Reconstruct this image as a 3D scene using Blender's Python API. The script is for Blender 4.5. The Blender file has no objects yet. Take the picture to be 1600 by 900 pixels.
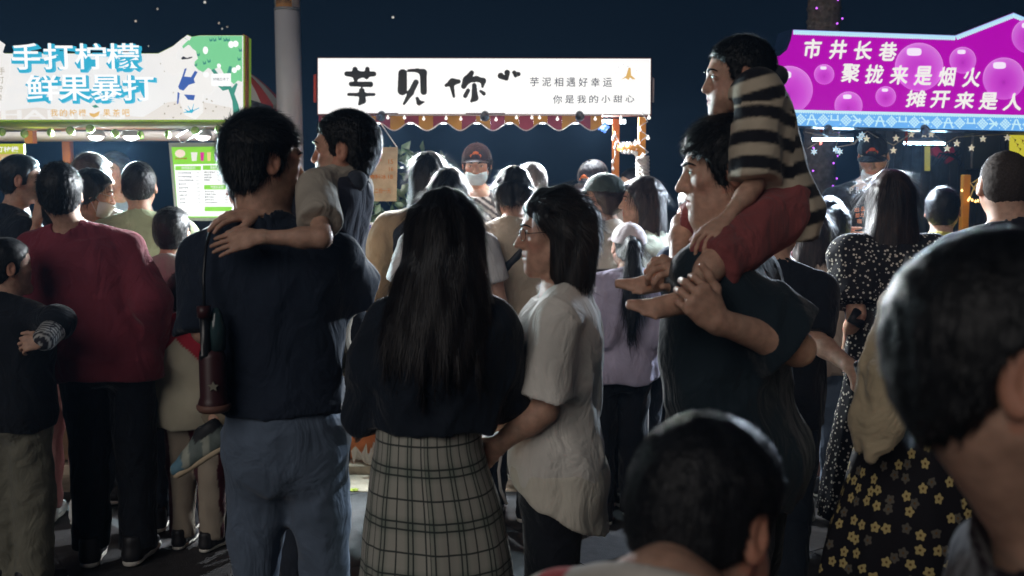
import bpy, math, random, time
import numpy as np
T0 = time.time()
S = bpy.context.scene
COL = S.collection
rnd = random.Random(7)
# ------------------------------------------------------------------ camera
CAM_H = 1.55
PITCH = math.radians(5.83)
FPX = 1570.0                      # focal length in pixels of a 1600 px wide picture
cd = bpy.data.cameras.new('camera'); cam = bpy.data.objects.new('camera', cd); COL.objects.link(cam)
cam.location = (0, 0, CAM_H); cam.rotation_euler = (math.pi/2 - PITCH, 0, 0)
cd.sensor_width = 36; cd.lens = FPX/1600*36; cd.clip_start = .05; cd.clip_end = 500
cd.dof.use_dof = True; cd.dof.focus_distance = 3.3; cd.dof.aperture_fstop = 4.2
S.camera = cam
# ------------------------------------------------------------------ night sky: a last trace of dusk
W = bpy.data.worlds.new('World'); S.world = W; W.use_nodes = True
wn = W.node_tree; wn.nodes.clear()
wo = wn.nodes.new('ShaderNodeOutputWorld'); wb = wn.nodes.new('ShaderNodeBackground')
wb.inputs['Color'].default_value = (.011, .030, .064, 1); wb.inputs['Strength'].default_value = .17
wn.links.new(wb.outputs[0], wo.inputs[0])
# street light from behind the photographer, as one weak broad sun
sl = bpy.data.lights.new('street_glow', 'SUN'); sl.energy = .78; sl.angle = math.radians(40); sl.color = (1.0, .93, .88)
so = bpy.data.objects.new('street_glow', sl); COL.objects.link(so)
so.rotation_euler = (math.radians(62), 0, math.radians(-28))
S.view_settings.view_transform = 'Standard'; S.view_settings.look = 'None'
S.view_settings.exposure = 0; S.view_settings.gamma = 1
S.cycles.use_denoising = True
S.cycles.max_bounces = 5; S.cycles.diffuse_bounces = 3; S.cycles.glossy_bounces = 2; S.cycles.transparent_max_bounces = 6
S.cycles.sample_clamp_indirect = 3; S.cycles.caustics_reflective = False; S.cycles.caustics_refractive = False
# ------------------------------------------------------------------ helpers: pixels to points, vectors
V = lambda *a: np.array(a, float)
cp, sp = math.cos(PITCH), math.sin(PITCH)
def at(px, py, Y):
    """the point at distance Y along the view whose place in the 1600x900 photograph is (px, py)"""
    u = (px-800)/FPX; v = (450-py)/FPX
    d = V(u, cp + v*sp, -sp + v*cp)
    return V(0, 0, CAM_H) + d*(Y/d[1])
def nrm(v): return v/(np.linalg.norm(v)+1e-9)
def Rz(a): a = math.radians(a); c, s = math.cos(a), math.sin(a); return np.array([[c, -s, 0], [s, c, 0], [0, 0, 1.]])
def Rx(a): a = math.radians(a); c, s = math.cos(a), math.sin(a); return np.array([[1, 0, 0], [0, c, -s], [0, s, c.real]])
def Ry(a): a = math.radians(a); c, s = math.cos(a), math.sin(a); return np.array([[c, 0, s], [0, 1, 0], [-s, 0, c]])
# ------------------------------------------------------------------ signed distance fields -> one smooth mesh
def smin(a, b, k):
    h = np.maximum(k-np.abs(a-b), 0)/k
    return np.minimum(a, b)-h*h*k*.25
class F:
    def __init__(s): s.p = []; s.wr = []
    def add(s, fn, lo, hi, k, op='u'): s.p.append((fn, np.asarray(lo, float), np.asarray(hi, float), k, op)); return s
    def cone(s, a, b, ra, rb, k=.02, op='u', flat=None):
        """tapered capsule; flat=(axis, factor>1) thins it along the axis"""
        a = np.asarray(a, float); b = np.asarray(b, float); m = max(ra, rb)
        ba = b-a; bb = float(ba@ba)+1e-12
        def fn(x, y, z):
            px, py, pz = x-a[0], y-a[1], z-a[2]
            t = np.clip((px*ba[0]+py*ba[1]+pz*ba[2])/bb, 0, 1)
            qx, qy, qz = px-t*ba[0], py-t*ba[1], pz-t*ba[2]
            r = ra+(rb-ra)*t
            if flat is not None:
                n, f = flat; e = (qx*n[0]+qy*n[1]+qz*n[2])*(f-1)
                qx, qy, qz = qx+n[0]*e, qy+n[1]*e, qz+n[2]*e
                return (np.sqrt(qx*qx+qy*qy+qz*qz)-r)*(.5+.5/f)
            return np.sqrt(qx*qx+qy*qy+qz*qz)-r
        return s.add(fn, np.minimum(a, b)-m, np.maximum(a, b)+m, k, op)
    def chain(s, pts, rs, k=.02, op='u', flat=None):
        for i in range(len(pts)-1): s.cone(pts[i], pts[i+1], rs[i], rs[i+1], k, op, flat)
        return s
    def ell(s, c, r, R=None, k=.02, op='u'):
        c = np.asarray(c, float); R = np.eye(3) if R is None else R; m = max(r); rm = min(r)
        def fn(x, y, z):
            px, py, pz = x-c[0], y-c[1], z-c[2]
            u = (px*R[0, 0]+py*R[1, 0]+pz*R[2, 0])/r[0]; v = (px*R[0, 1]+py*R[1, 1]+pz*R[2, 1])/r[1]; w = (px*R[0, 2]+py*R[1, 2]+pz*R[2, 2])/r[2]
            q = np.sqrt(u*u+v*v+w*w); g = np.sqrt((u/r[0])**2+(v/r[1])**2+(w/r[2])**2)+1e-6
            return q*(q-1)/g
        return s.add(fn, c-m, c+m, k, op)
    def loft(s, o, R, secs, k=.03, op='u', n=2.3, cap=.01):
        """secs rows: z, cx, cy, half width, half depth in the local frame (o, R)"""
        q = np.array(secs, float); q = q[np.argsort(q[:, 0])]
        zz = np.linspace(q[0, 0], q[-1, 0], 60)
        tab = [smooth_interp(zz, q[:, 0], q[:, i]) for i in range(1, 5)]
        m = max(q[:, 3].max()+abs(q[:, 1]).max(), q[:, 4].max()+abs(q[:, 2]).max())
        ends = [o+R@V(0, 0, q[0, 0]), o+R@V(0, 0, q[-1, 0])]
        def fn(x, y, z):
            px, py, pz = x-o[0], y-o[1], z-o[2]
            u = px*R[0, 0]+py*R[1, 0]+pz*R[2, 0]; v = px*R[0, 1]+py*R[1, 1]+pz*R[2, 1]; w = px*R[0, 2]+py*R[1, 2]+pz*R[2, 2]
            f = np.clip((w-zz[0])/(zz[-1]-zz[0])*59, 0, 58.999); i = f.astype(int); f = f-i
            cx, cy, a, b = [t[i]*(1-f)+t[i+1]*f for t in tab]
            U = np.abs(u-cx)/a; Vv = np.abs(v-cy)/b
            rr = (U**n+Vv**n)**(1/n)
            ln = np.sqrt((u-cx)**2+(v-cy)**2)
            dd = np.where(rr > 1e-3, ln*(1-1/np.maximum(rr, 1e-3)), -np.minimum(a, b))
            dd = np.maximum(dd, -np.minimum(a, b))
            dz = np.maximum(zz[0]-w, w-zz[-1])
            return -smin(-dd, -dz, cap)
        return s.add(fn, np.minimum(*ends)-m, np.maximum(*ends)+m, k, op)
    def half(s, p, n, k=.008):
        """keep the side the normal n points away from"""
        p = np.asarray(p, float); n = nrm(np.asarray(n, float))
        return s.add(lambda x, y, z: -((x-p[0])*n[0]+(y-p[1])*n[1]+(z-p[2])*n[2]), [-9]*3, [9]*3, k, 's')
    def custom(s, fn, k=.008, op='s'): return s.add(fn, [-9]*3, [9]*3, k, op)
    def wrinkle(s, fn): s.wr.append(fn); return s
    def bounds(s):
        u = [p for p in s.p if p[4] == 'u']
        return np.min([p[1] for p in u], 0), np.max([p[2] for p in u], 0)
    def grid(s, lo, hi, h):
        ax = [np.arange(lo[i], hi[i]+h, h).astype(np.float32) for i in range(3)]
        D = np.full([len(a) for a in ax], .6, np.float32)
        for fn, l, u, k, op in s.p:
            sl = []
            for i in range(3):
                i0 = max(0, int((l[i]-k-2.5*h-lo[i])/h)); i1 = min(len(ax[i]), int((u[i]+k+2.5*h-lo[i])/h)+2)
                sl.append(slice(i0, i1))
            if any(q.start >= q.stop for q in sl): continue
            sl = tuple(sl)
            d = fn(ax[0][sl[0]][:, None, None], ax[1][sl[1]][None, :, None], ax[2][sl[2]][None, None, :]).astype(np.float32)
            if op == 'u': D[sl] = smin(D[sl], d, k)
            else: D[sl] = -smin(-D[sl], d, k)
        for w in s.wr: D += w(ax[0][:, None, None], ax[1][None, :, None], ax[2][None, None, :]).astype(np.float32)
        return ax, D
    def mesh(s, h, lo=None, hi=None):
        a, b = s.bounds()
        lo = a-2*h-.01 if lo is None else np.asarray(lo); hi = b+2*h+.01 if hi is None else np.asarray(hi)
        return nets(*s.grid(lo, hi, h), h)
def smooth_interp(x, xp, fp):
    """Catmull-like interpolation that does not overshoot"""
    i = np.clip(np.searchsorted(xp, x)-1, 0, len(xp)-2)
    t = (x-xp[i])/(xp[i+1]-xp[i]+1e-12)
    s = np.diff(fp)/(np.diff(xp)+1e-12)
    m = np.zeros(len(fp))
    for j in range(1, len(fp)-1):
        m[j] = 0 if s[j-1]*s[j] <= 0 else 2*s[j-1]*s[j]/(s[j-1]+s[j])
    m[0], m[-1] = s[0], s[-1]
    dx = xp[i+1]-xp[i]
    return (2*t**3-3*t**2+1)*fp[i]+(t**3-2*t**2+t)*dx*m[i]+(-2*t**3+3*t**2)*fp[i+1]+(t**3-t**2)*dx*m[i+1]
CORN = [(i, j, k) for i in (0, 1) for j in (0, 1) for k in (0, 1)]
EDG = [(a, b) for a in range(8) for b in range(a+1, 8) if sum(abs(CORN[a][q]-CORN[b][q]) for q in range(3)) == 1]
def nets(ax, D, h):
    n = [len(a) for a in ax]
    S_ = D < 0
    cnt = np.zeros([m-1 for m in n], np.int8)
    for c in CORN: cnt += S_[c[0]:n[0]-1+c[0], c[1]:n[1]-1+c[1], c[2]:n[2]-1+c[2]]
    ijk = np.argwhere((cnt > 0) & (cnt < 8))
    if not len(ijk): return np.zeros((0, 3)), np.zeros((0, 4), int)
    d = [D[ijk[:, 0]+c[0], ijk[:, 1]+c[1], ijk[:, 2]+c[2]] for c in CORN]
    acc = np.zeros((len(ijk), 3), np.float32); num = np.zeros(len(ijk), np.float32)
    for a, b in EDG:
        m = (d[a] < 0) != (d[b] < 0)
        t = np.where(m, d[a]/np.where(m, d[a]-d[b], 1), 0)
        ca, cb = np.array(CORN[a]), np.array(CORN[b])
        acc += (ca+(cb-ca)*t[:, None])*m[:, None]; num += m
    P = np.array([a[0] for a in ax])+(ijk+acc/num[:, None])*h
    idx = np.full([m-1 for m in n], -1, np.int32); idx[tuple(ijk.T)] = np.arange(len(ijk))
    Q = []
    for axis in range(3):
        o = [q for q in range(3) if q != axis]
        sl0 = [slice(1, n[q]-1) for q in range(3)]; sl1 = list(sl0)
        sl0[axis] = slice(0, n[axis]-1); sl1[axis] = slice(1, n[axis])
        A, B = S_[tuple(sl0)], S_[tuple(sl1)]
        e = np.argwhere(A != B)
        if not len(e): continue
        inside = A[tuple(e.T)]
        e = e.copy(); e[:, o[0]] += 1; e[:, o[1]] += 1
        q = []
        for du, dv in ((0, 0), (1, 0), (1, 1), (0, 1)):
            f = e.copy(); f[:, o[0]] -= du; f[:, o[1]] -= dv; q.append(idx[tuple(f.T)])
        q = np.stack(q, 1)
        flip = inside if axis != 1 else ~inside
        q[~flip] = q[~flip][:, ::-1]
        Q.append(q)
    Q = np.concatenate(Q); Q = Q[(Q >= 0).all(1)]
    return P, Q
def fine(field, h, boxes):
    """coarse mesh everywhere, with the given boxes (lo, hi, h) meshed finer from the same field"""
    P, Q = field.mesh(h)
    Ps, Qs = [P], []
    for lo, hi, hh in boxes:
        c = P[Q].mean(1); ins = ((c > lo+h*.9) & (c < hi-h*.9)).all(1); Q = Q[~ins]
    Qs.append(Q); n = len(P)
    for lo, hi, hh in boxes:
        p, q = field.mesh(hh, lo, hi)
        Ps.append(p); Qs.append(q+n); n += len(p)
    return np.concatenate(Ps), np.concatenate(Qs)
def pmesh(name, P, Q, mat, parent=None, smooth=True, uv=None, cols=None):
    me = bpy.data.meshes.new(name)
    P = np.asarray(P, np.float32); Q = np.asarray(Q, np.int32)
    k = Q.shape[1] if len(Q) else 4
    me.vertices.add(len(P)); me.vertices.foreach_set('co', P.ravel())
    me.loops.add(len(Q)*k); me.loops.foreach_set('vertex_index', Q.ravel())
    me.polygons.add(len(Q)); me.polygons.foreach_set('loop_start', np.arange(len(Q), dtype=np.int32)*k)
    me.polygons.foreach_set('use_smooth', np.full(len(Q), smooth))
    if uv is not None:
        l = me.uv_layers.new(name='uv'); l.data.foreach_set('uv', np.asarray(uv, np.float32)[Q.ravel()].ravel())
    if cols is not None:
        a = me.color_attributes.new('tint', 'FLOAT_COLOR', 'POINT')
        c = np.ones((len(P), 4), np.float32); c[:, :3] = cols; a.data.foreach_set('color', c.ravel())
    me.update(calc_edges=True); me.validate()
    me.materials.append(mat)
    return link(name, me, parent)
def link(name, me, parent=None):
    o = bpy.data.objects.new(name, me); COL.objects.link(o)
    if parent is not None:
        o.parent = parent; o.matrix_parent_inverse = parent.matrix_basis.inverted() if not PARENT_LOCAL else o.matrix_parent_inverse
    return o
PARENT_LOCAL = False
def empty(name, loc, label, cat, group=None, rotz=0):
    o = bpy.data.objects.new(name, None); COL.objects.link(o); o.location = loc; o.rotation_euler = (0, 0, rotz); o.empty_display_size = .05
    o['label'] = label; o['category'] = cat
    if group: o['group'] = group
    return o
def tag(o, label=None, cat=None, group=None, kind=None):
    for k, v in (('label', label), ('category', cat), ('group', group), ('kind', kind)):
        if v: o[k] = v
    return o
class MB:
    """collects boxes, tubes, prisms into ONE mesh"""
    def __init__(s): s.v = []; s.f = []; s.sm = []
    def add(s, vs, fs, smooth=False):
        n = len(s.v); s.v += [tuple(map(float, q)) for q in vs]; s.f += [tuple(i+n for i in f) for f in fs]; s.sm += [smooth]*len(fs); return s
    def box(s, c, d, R=None, bev=0.0):
        R = np.eye(3) if R is None else R; c = np.asarray(c, float); x, y, z = np.asarray(d, float)/2
        if bev <= 0:
            vs = [c+R@V(i*x, j*y, k*z) for i in (-1, 1) for j in (-1, 1) for k in (-1, 1)]
            return s.add(vs, [(0, 1, 3, 2), (4, 6, 7, 5), (0, 4, 5, 1), (2, 3, 7, 6), (0, 2, 6, 4), (1, 5, 7, 3)])
        b = min(bev, x*.9, y*.9, z*.9); vs = []; fs = []
        ring = lambda e: [(x-e, y), (x, y-e), (x, -y+e), (x-e, -y), (-x+e, -y), (-x, -y+e), (-x, y-e), (-x+e, y)]
        r1 = ring(b)
        lv = [(-z, [(p[0]*(1-b/x), p[1]*(1-b/y)) for p in r1]), (-z+b, r1), (z-b, r1), (z, [(p[0]*(1-b/x), p[1]*(1-b/y)) for p in r1])]
        for zz, r in lv: vs += [c+R@V(p[0], p[1], zz) for p in r]
        for L in range(3):
            for i in range(8): j = (i+1) % 8; fs.append((L*8+i, L*8+8+i, L*8+8+j, L*8+j))
        fs += [tuple(range(8)), tuple(range(31, 23, -1))]
        return s.add(vs, fs)
    def tube(s, pts, r, n=8, r2=None, cap=True, flat=None):
        pts = [np.asarray(p, float) for p in pts]; m = len(pts)
        rs = r if hasattr(r, '__len__') else [r+((r2 if r2 is not None else r)-r)*i/max(1, m-1) for i in range(m)]
        vs = []; up = None
        for i, p in enumerate(pts):
            t = nrm(pts[min(i+1, m-1)]-pts[max(i-1, 0)])
            if up is None: up = V(0, 0, 1) if abs(t[2]) < .9 else V(1, 0, 0)
            a = nrm(np.cross(t, up)); b = np.cross(a, t); up = b
            vs += [p+(a*math.cos(2*math.pi*j/n)+b*math.sin(2*math.pi*j/n))*rs[i] for j in range(n)]
        fs = [(i*n+j, i*n+n+j, i*n+n+(j+1) % n, i*n+(j+1) % n) for i in range(m-1) for j in range(n)]
        if cap: fs += [tuple(range(n)), tuple(range(m*n-1, (m-1)*n-1, -1))]
        return s.add(vs, fs, True)
    def lathe(s, o, prof, n=16, R=None):
        R = np.eye(3) if R is None else R; o = np.asarray(o, float); vs = []
        for r, z in prof: vs += [o+R@V(r*math.cos(2*math.pi*j/n), r*math.sin(2*math.pi*j/n), z) for j in range(n)]
        m = len(prof)
        fs = [(i*n+j, i*n+(j+1) % n, i*n+n+(j+1) % n, i*n+n+j) for i in range(m-1) for j in range(n)]
        fs += [tuple(range(n-1, -1, -1)), tuple(range((m-1)*n, m*n))]
        return s.add(vs, fs, True)
    def prism(s, poly, o, R, t):
        """poly (2-D, local x/z) extruded by t along local y; front at y=-t"""
        n = len(poly); o = np.asarray(o, float)
        a = sum(poly[i][0]*poly[(i+1) % n][1]-poly[(i+1) % n][0]*poly[i][1] for i in range(n))
        if a < 0: poly = poly[::-1]
        vs = [o+R@V(p[0], -t, p[1]) for p in poly]+[o+R@V(p[0], 0, p[1]) for p in poly]
        fs = [tuple(range(n)), tuple(range(2*n-1, n-1, -1))]+[(i, i+n, (i+1) % n+n, (i+1) % n) for i in range(n)]
        return s.add(vs, fs)
    def ball(s, c, r, n=8, m=5, sc=(1, 1, 1)):
        c = np.asarray(c, float); vs = []
        for i in range(m+1):
            th = math.pi*i/m
            vs += [c+V(r*sc[0]*math.sin(th)*math.cos(2*math.pi*j/n), r*sc[1]*math.sin(th)*math.sin(2*math.pi*j/n), r*sc[2]*math.cos(th)) for j in range(n)]
        return s.add(vs, [(i*n+j, i*n+n+j, i*n+n+(j+1) % n, i*n+(j+1) % n) for i in range(m) for j in range(n)], True)
    def build(s, name, mat, parent=None):
        me = bpy.data.meshes.new(name); me.from_pydata(s.v, [], s.f)
        me.polygons.foreach_set('use_smooth', s.sm); me.validate(); me.update(); me.materials.append(mat)
        return link(name, me, parent)
# ------------------------------------------------------------------ materials
MATS = {}
def mat(key, base, rough=.7, spec=.3, sheen=0, metal=0, emit=0, noise=0, nscale=8, bump=0, bscale=60, ecol=None, tint=False, stretch=None, aniso=None, trans=0, crease=0):
    if key in MATS: return MATS[key]
    m = bpy.data.materials.new(key); MATS[key] = m; m.use_nodes = True; nt = m.node_tree; b = nt.nodes['Principled BSDF']
    b.inputs['Base Color'].default_value = (*base, 1); b.inputs['Roughness'].default_value = rough
    b.inputs['Specular IOR Level'].default_value = spec; b.inputs['Metallic'].default_value = metal
    if sheen: b.inputs['Sheen Weight'].default_value = sheen; b.inputs['Sheen Roughness'].default_value = .4
    if trans: b.inputs['Transmission Weight'].default_value = trans
    if emit:
        b.inputs['Emission Color'].default_value = (*(ecol or base), 1); b.inputs['Emission Strength'].default_value = emit
    co = None
    def coord(sc):
        tc = nt.nodes.new('ShaderNodeTexCoord'); mp = nt.nodes.new('ShaderNodeMapping'); mp.inputs['Scale'].default_value = sc
        nt.links.new(tc.outputs['Object'], mp.inputs[0]); return mp.outputs[0]
    st = stretch or (1, 1, 1)
    src = None
    if tint:
        a = nt.nodes.new('ShaderNodeAttribute'); a.attribute_name = 'tint'
        mx = nt.nodes.new('ShaderNodeMix'); mx.data_type = 'RGBA'; mx.blend_type = 'MULTIPLY'; mx.inputs[0].default_value = 1
        mx.inputs[6].default_value = (*base, 1); nt.links.new(a.outputs[0], mx.inputs[7]); src = mx.outputs[2]
    if noise:
        n = nt.nodes.new('ShaderNodeTexNoise'); n.inputs['Scale'].default_value = nscale; n.inputs['Detail'].default_value = 5; nt.links.new(coord(st), n.inputs['Vector'])
        r = nt.nodes.new('ShaderNodeMapRange'); r.inputs[1].default_value = .3; r.inputs[2].default_value = .7; r.inputs[3].default_value = 1-noise; r.inputs[4].default_value = 1+noise
        nt.links.new(n.outputs[0], r.inputs[0])
        mx = nt.nodes.new('ShaderNodeMix'); mx.data_type = 'RGBA'; mx.blend_type = 'MULTIPLY'; mx.inputs[0].default_value = 1; mx.clamp_result = False
        mx.inputs[6].default_value = (*base, 1)
        if src is not None: nt.links.new(src, mx.inputs[6])
        nt.links.new(r.outputs[0], mx.inputs[7]); src = mx.outputs[2]
    if src is not None:
        nt.links.new(src, b.inputs['Base Color'])
    if bump:
        n = nt.nodes.new('ShaderNodeTexNoise'); n.inputs['Scale'].default_value = bscale; n.inputs['Detail'].default_value = 4; nt.links.new(coord(st), n.inputs['Vector'])
        bp = nt.nodes.new('ShaderNodeBump'); bp.inputs['Strength'].default_value = bump; bp.inputs['Distance'].default_value = .01
        nt.links.new(n.outputs[0], bp.inputs['Height']); nt.links.new(bp.outputs[0], b.inputs['Normal'])
        if crease:      # soft creases of worn cloth
            n2 = nt.nodes.new('ShaderNodeTexNoise'); n2.inputs['Scale'].default_value = 11; n2.inputs['Detail'].default_value = 3; n2.inputs['Distortion'].default_value = 1.2; nt.links.new(coord((1, 1, .6)), n2.inputs['Vector'])
            b2 = nt.nodes.new('ShaderNodeBump'); b2.inputs['Strength'].default_value = crease; b2.inputs['Distance'].default_value = .05; nt.links.new(n2.outputs[0], b2.inputs['Height']); nt.links.new(b2.outputs[0], bp.inputs['Normal'])
    return m
def cloth(key, base, rough=.85, sheen=.15, bump=.25, noise=.12): return mat(key, base, rough, .2, sheen, noise=noise, nscale=9, bump=bump, bscale=420, crease=.45)
# ------------------------------------------------------------------ people
SKIN = mat('skin', (.50, .30, .215), .5, .35, tint=True, noise=.16, nscale=55, bump=.22, bscale=420)
SKIN.node_tree.nodes['Principled BSDF'].inputs['Subsurface Weight'].default_value = .18; SKIN.node_tree.nodes['Principled BSDF'].inputs['Subsurface Scale'].default_value = .012
def hairmat(key, c, rough=.42): return mat('hair_'+key, c, rough, .25, noise=.35, nscale=60, bump=.3, bscale=260, stretch=(1, 1, .10))
HB = hairmat('black', (.010, .011, .013)); HN = hairmat('brown', (.035, .022, .018)); HG = hairmat('grey', (.14, .13, .13))
STRAND = mat('hair_strand', (.013, .010, .010), .5, .3)
EYEW = mat('eye_white', (.7, .68, .65), .25, .5); EYED = mat('eye_dark', (.02, .015, .012), .2, .5)
RUBBER = mat('sole', (.55, .53, .48), .7); BLACKSHOE = mat('shoe_black', (.015, .015, .018), .5, .4)
def head_frame(c, yaw, pitch, roll): return np.asarray(c, float), Rz(yaw)@Ry(roll)@Rx(pitch)
def head_field(f, c, R, s=1.0, child=False, neck=None, nr=.055, face=True, male=True):
    """skull, face and ears about c (between the ears); +y of R is the way the face looks; s=1 gives a 0.23 m head"""
    P = lambda x, y, z: c+R@(V(x, y, z)*s)
    E = lambda p, r, k=.02, op='u', Rr=None: f.ell(P(*p), [q*s for q in r], R if Rr is None else R@Rr, k*s, op)
    C = lambda a, b, ra, rb, k=.02, op='u', fl=None: f.cone(P(*a), P(*b), ra*s, rb*s, k*s, op, None if fl is None else (R@V(*fl[0]), fl[1]))
    jw = .049 if child else .050
    E((0, -.014, .03), (.073, .094, .084))
    E((0, .028, -.034), (jw, .053, .070), .025)
    for q in (-1, 1):
        C((q*.053, .0, -.04), (q*.016, .062, -.094), .017, .013, .025)
        if child: E((q*.034, .05, -.045), (.026, .024, .028), .02)
        else: E((q*.040, .052, -.012), (.021, .019, .017), .025)
    E((0, .066, -.092), (.020, .017, .017), .025)
    if face:
        C((-.03, .073, .026), (.03, .073, .026), .011, .011, .018)
        for q in (-1, 1):
            E((q*.031, .088, .008), (.017, .012, .010), .014, 's')
            E((q*.031, .0655, .008), (.0145, .013, .0115), .004)
        nb = .004 if child else 0
        C((0, .080-nb*.4, .014), (0, .101-nb*1.6, -.023), .0065, .0105, .012)
        for q in (-1, 1): E((q*.011, .089-nb, -.026), (.0085, .011, .008), .008)
        E((0, .0655, -.054), (.036, .017, .026), .022)
        C((-.022, .072, -.0535), (0, .0825, -.0495), .004, .0060, .008); C((0, .0825, -.0495), (.022, .072, -.0535), .0060, .004, .008)
        C((-.017, .073, -.062), (0, .0805, -.0640), .0045, .0068, .008); C((0, .0805, -.0640), (.017, .073, -.062), .0068, .0045, .008)
        C((-.02, .0815, -.0568), (0, .0885, -.0562), .0014, .0016, .004, 's'); C((0, .0885, -.0562), (.02, .0815, -.0568), .0016, .0014, .004, 's')
    for q in (-1, 1):
        Re = Rz(q*-22)@Ry(q*-8)
        E((q*.077, -.014, .0), (.009, .019, .033), .008, 'u', Re)
        E((q*.085, -.009, .002), (.007, .011, .021), .006, 's', Re)
        E((q*.079, -.004, -.004), (.006, .006, .009), .006)
    if neck is not None:
        f.cone(P(0, -.024, -.05), neck, nr*s*.93, nr*s*1.04, .04*s)
def face_tint(P, c, R, s):
    """lips, brows, cheeks and beard shade as real skin colour"""
    q = ((P-c)@R)/s; t = np.ones((len(P), 3), np.float32)
    lip = np.exp(-((q[:, 0]/.022)**4))*np.exp(-(((q[:, 2]+.057)/.0095)**4))*(q[:, 1] > .07)
    t *= 1-lip[:, None]*V(.12, .42, .36)
    ck = np.exp(-(((np.abs(q[:, 0])-.042)/.02)**2+((q[:, 2]+.02)/.022)**2))*(q[:, 1] > .03)
    t *= 1-ck[:, None]*V(0, .12, .1)
    ear = ((np.abs(q[:, 0]) > .066) & (np.abs(q[:, 1]+.014) < .03) & (np.abs(q[:, 2]) < .045))
    t[ear] *= V(1.02, .82, .76)
    return t
def face_bits(c, R, s, par, brow=True, gaze=0):
    P = lambda x, y, z: c+R@(V(x, y, z)*s)
    for q in (-1, 1):
        MB().tube([P(q*.012, .0865, .0255), P(q*.022, .0875, .0295), P(q*.034, .083, .0310), P(q*.043, .0745, .029), P(q*.049, .065, .0235)], [.0026*s, .0036*s, .0034*s, .0026*s, .001*s], 6).build('eyebrow', HB, par)
        w = MB(); w.ball(P(q*.0315, .0722, .0080), .001*s, 12, 8, (11.5, 6.6, 4.6)) if abs(R[0, 0]) > .7 or True else None
        M = R; w.v = [tuple(P(q*.0315, .0722, .0080)+M@(np.array(v)-P(q*.0315, .0722, .0080))) for v in w.v]
        o = w.build('eye', EYEW, par)
        i = MB().ball(P(q*.0310, .0755, .0085), .001*s, 10, 6, (4.6, 4.1, 4.4)); c0 = P(q*.0310, .0755, .0085); i.v = [tuple(c0+M@(np.array(v)-c0)) for v in i.v]
        i.tube([P(q*.018, .0752, .0065), P(q*.025, .0792, .0115), P(q*.033, .0790, .0128), P(q*.041, .0735, .0100), P(q*.047, .066, .0065)], [.0006*s, .0012*s, .0015*s, .0014*s, .0006*s], 5)
        i.build('iris', EYED, o)
HAIRLINE = [(-.14, -.062), (-.092, -.058), (-.07, -.05), (-.045, -.034), (-.028, -.016), (-.02, .018), (.012, .026), (.04, .034), (.06, .058), (.075, .076), (.088, .095), (.14, .14)]
def hair_cap(f, c, R, s, th=.010, line=HAIRLINE, top=.012, k=.028):
    """close-cut hair: the skull swollen and cut back along the hairline"""
    P = lambda x, y, z: c+R@(V(x, y, z)*s)
    f.ell(P(0, -.014, .03), [(.073+th)*s, (.094+th)*s, (.084+top)*s], R, .02*s)
    f.ell(P(0, -.03, -.02), [(.064+th*.6)*s, (.060+th*.5)*s, (.062+th)*s], R, .03*s)
    zl = np.array([q[0] for q in line])*s; yl = (np.array([q[1] for q in line])+.006)*s
    def cut(x, y, z):
        u = (x-c[0])*R[0, 0]+(y-c[1])*R[1, 0]+(z-c[2])*R[2, 0]; v = (x-c[0])*R[0, 1]+(y-c[1])*R[1, 1]+(z-c[2])*R[2, 1]; w = (x-c[0])*R[0, 2]+(y-c[1])*R[1, 2]+(z-c[2])*R[2, 2]
        g = np.interp(w+np.abs(u)*.10, zl, yl)+.0035*s*(np.sin(u*260/s)+.8*np.sin(u*610/s+1)+.6*np.sin(w*420/s))
        return -np.minimum((v-g)*.75, .2)
    f.custom(lambda *a: cut(*a), k*s, 's')
    for q in (-1, 1):       # room round the ears
        f.ell(P(q*.08, -.012, -.003), [.022*s, .020*s, .030*s], R, .008*s, 's')
    return f
def fuzz(P, Q, n, ln, wd, rg, flow, lift=.35, jit=.5, minz=None):
    """strands growing off a surface: ribbons of two quads each"""
    if not len(Q): return np.zeros((0, 3)), np.zeros((0, 4), int)
    T = P[Q]; N = np.cross(T[:, 1]-T[:, 0], T[:, 3]-T[:, 0]); ar = np.linalg.norm(N, axis=1)+1e-12; N = N/ar[:, None]
    i = rg.choice(len(Q), n, p=ar/ar.sum()); w = rg.random((n, 2, 1))
    p0 = (T[i, 0]*(1-w[:, 0])+T[i, 1]*w[:, 0])*(1-w[:, 1])+(T[i, 3]*(1-w[:, 0])+T[i, 2]*w[:, 0])*w[:, 1]
    nn = N[i]; d = flow(p0)
    d = d-nn*(d*nn).sum(1)[:, None]; d /= np.linalg.norm(d, axis=1)[:, None]+1e-9
    d = d+nn*lift+rg.normal(0, jit*.35, (n, 3)); d /= np.linalg.norm(d, axis=1)[:, None]
    L = ln*(.55+.9*rg.random((n, 1)))
    p1 = p0+d*L*.5; p2 = p0+(d-nn*.18*lift)*L+rg.normal(0, .06, (n, 3))*L
    sd = np.cross(d, nn); sd /= np.linalg.norm(sd, axis=1)[:, None]+1e-9; sd *= wd
    p0 = p0-nn*.003
    Vv = np.stack([p0-sd, p0+sd, p1+sd*.8, p1-sd*.8, p2+sd*.15, p2-sd*.15], 1).reshape(-1, 3)
    b = (np.arange(n)*6)[:, None]
    return Vv, np.concatenate([b+[0, 1, 2, 3], b+[3, 2, 4, 5]])
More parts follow.
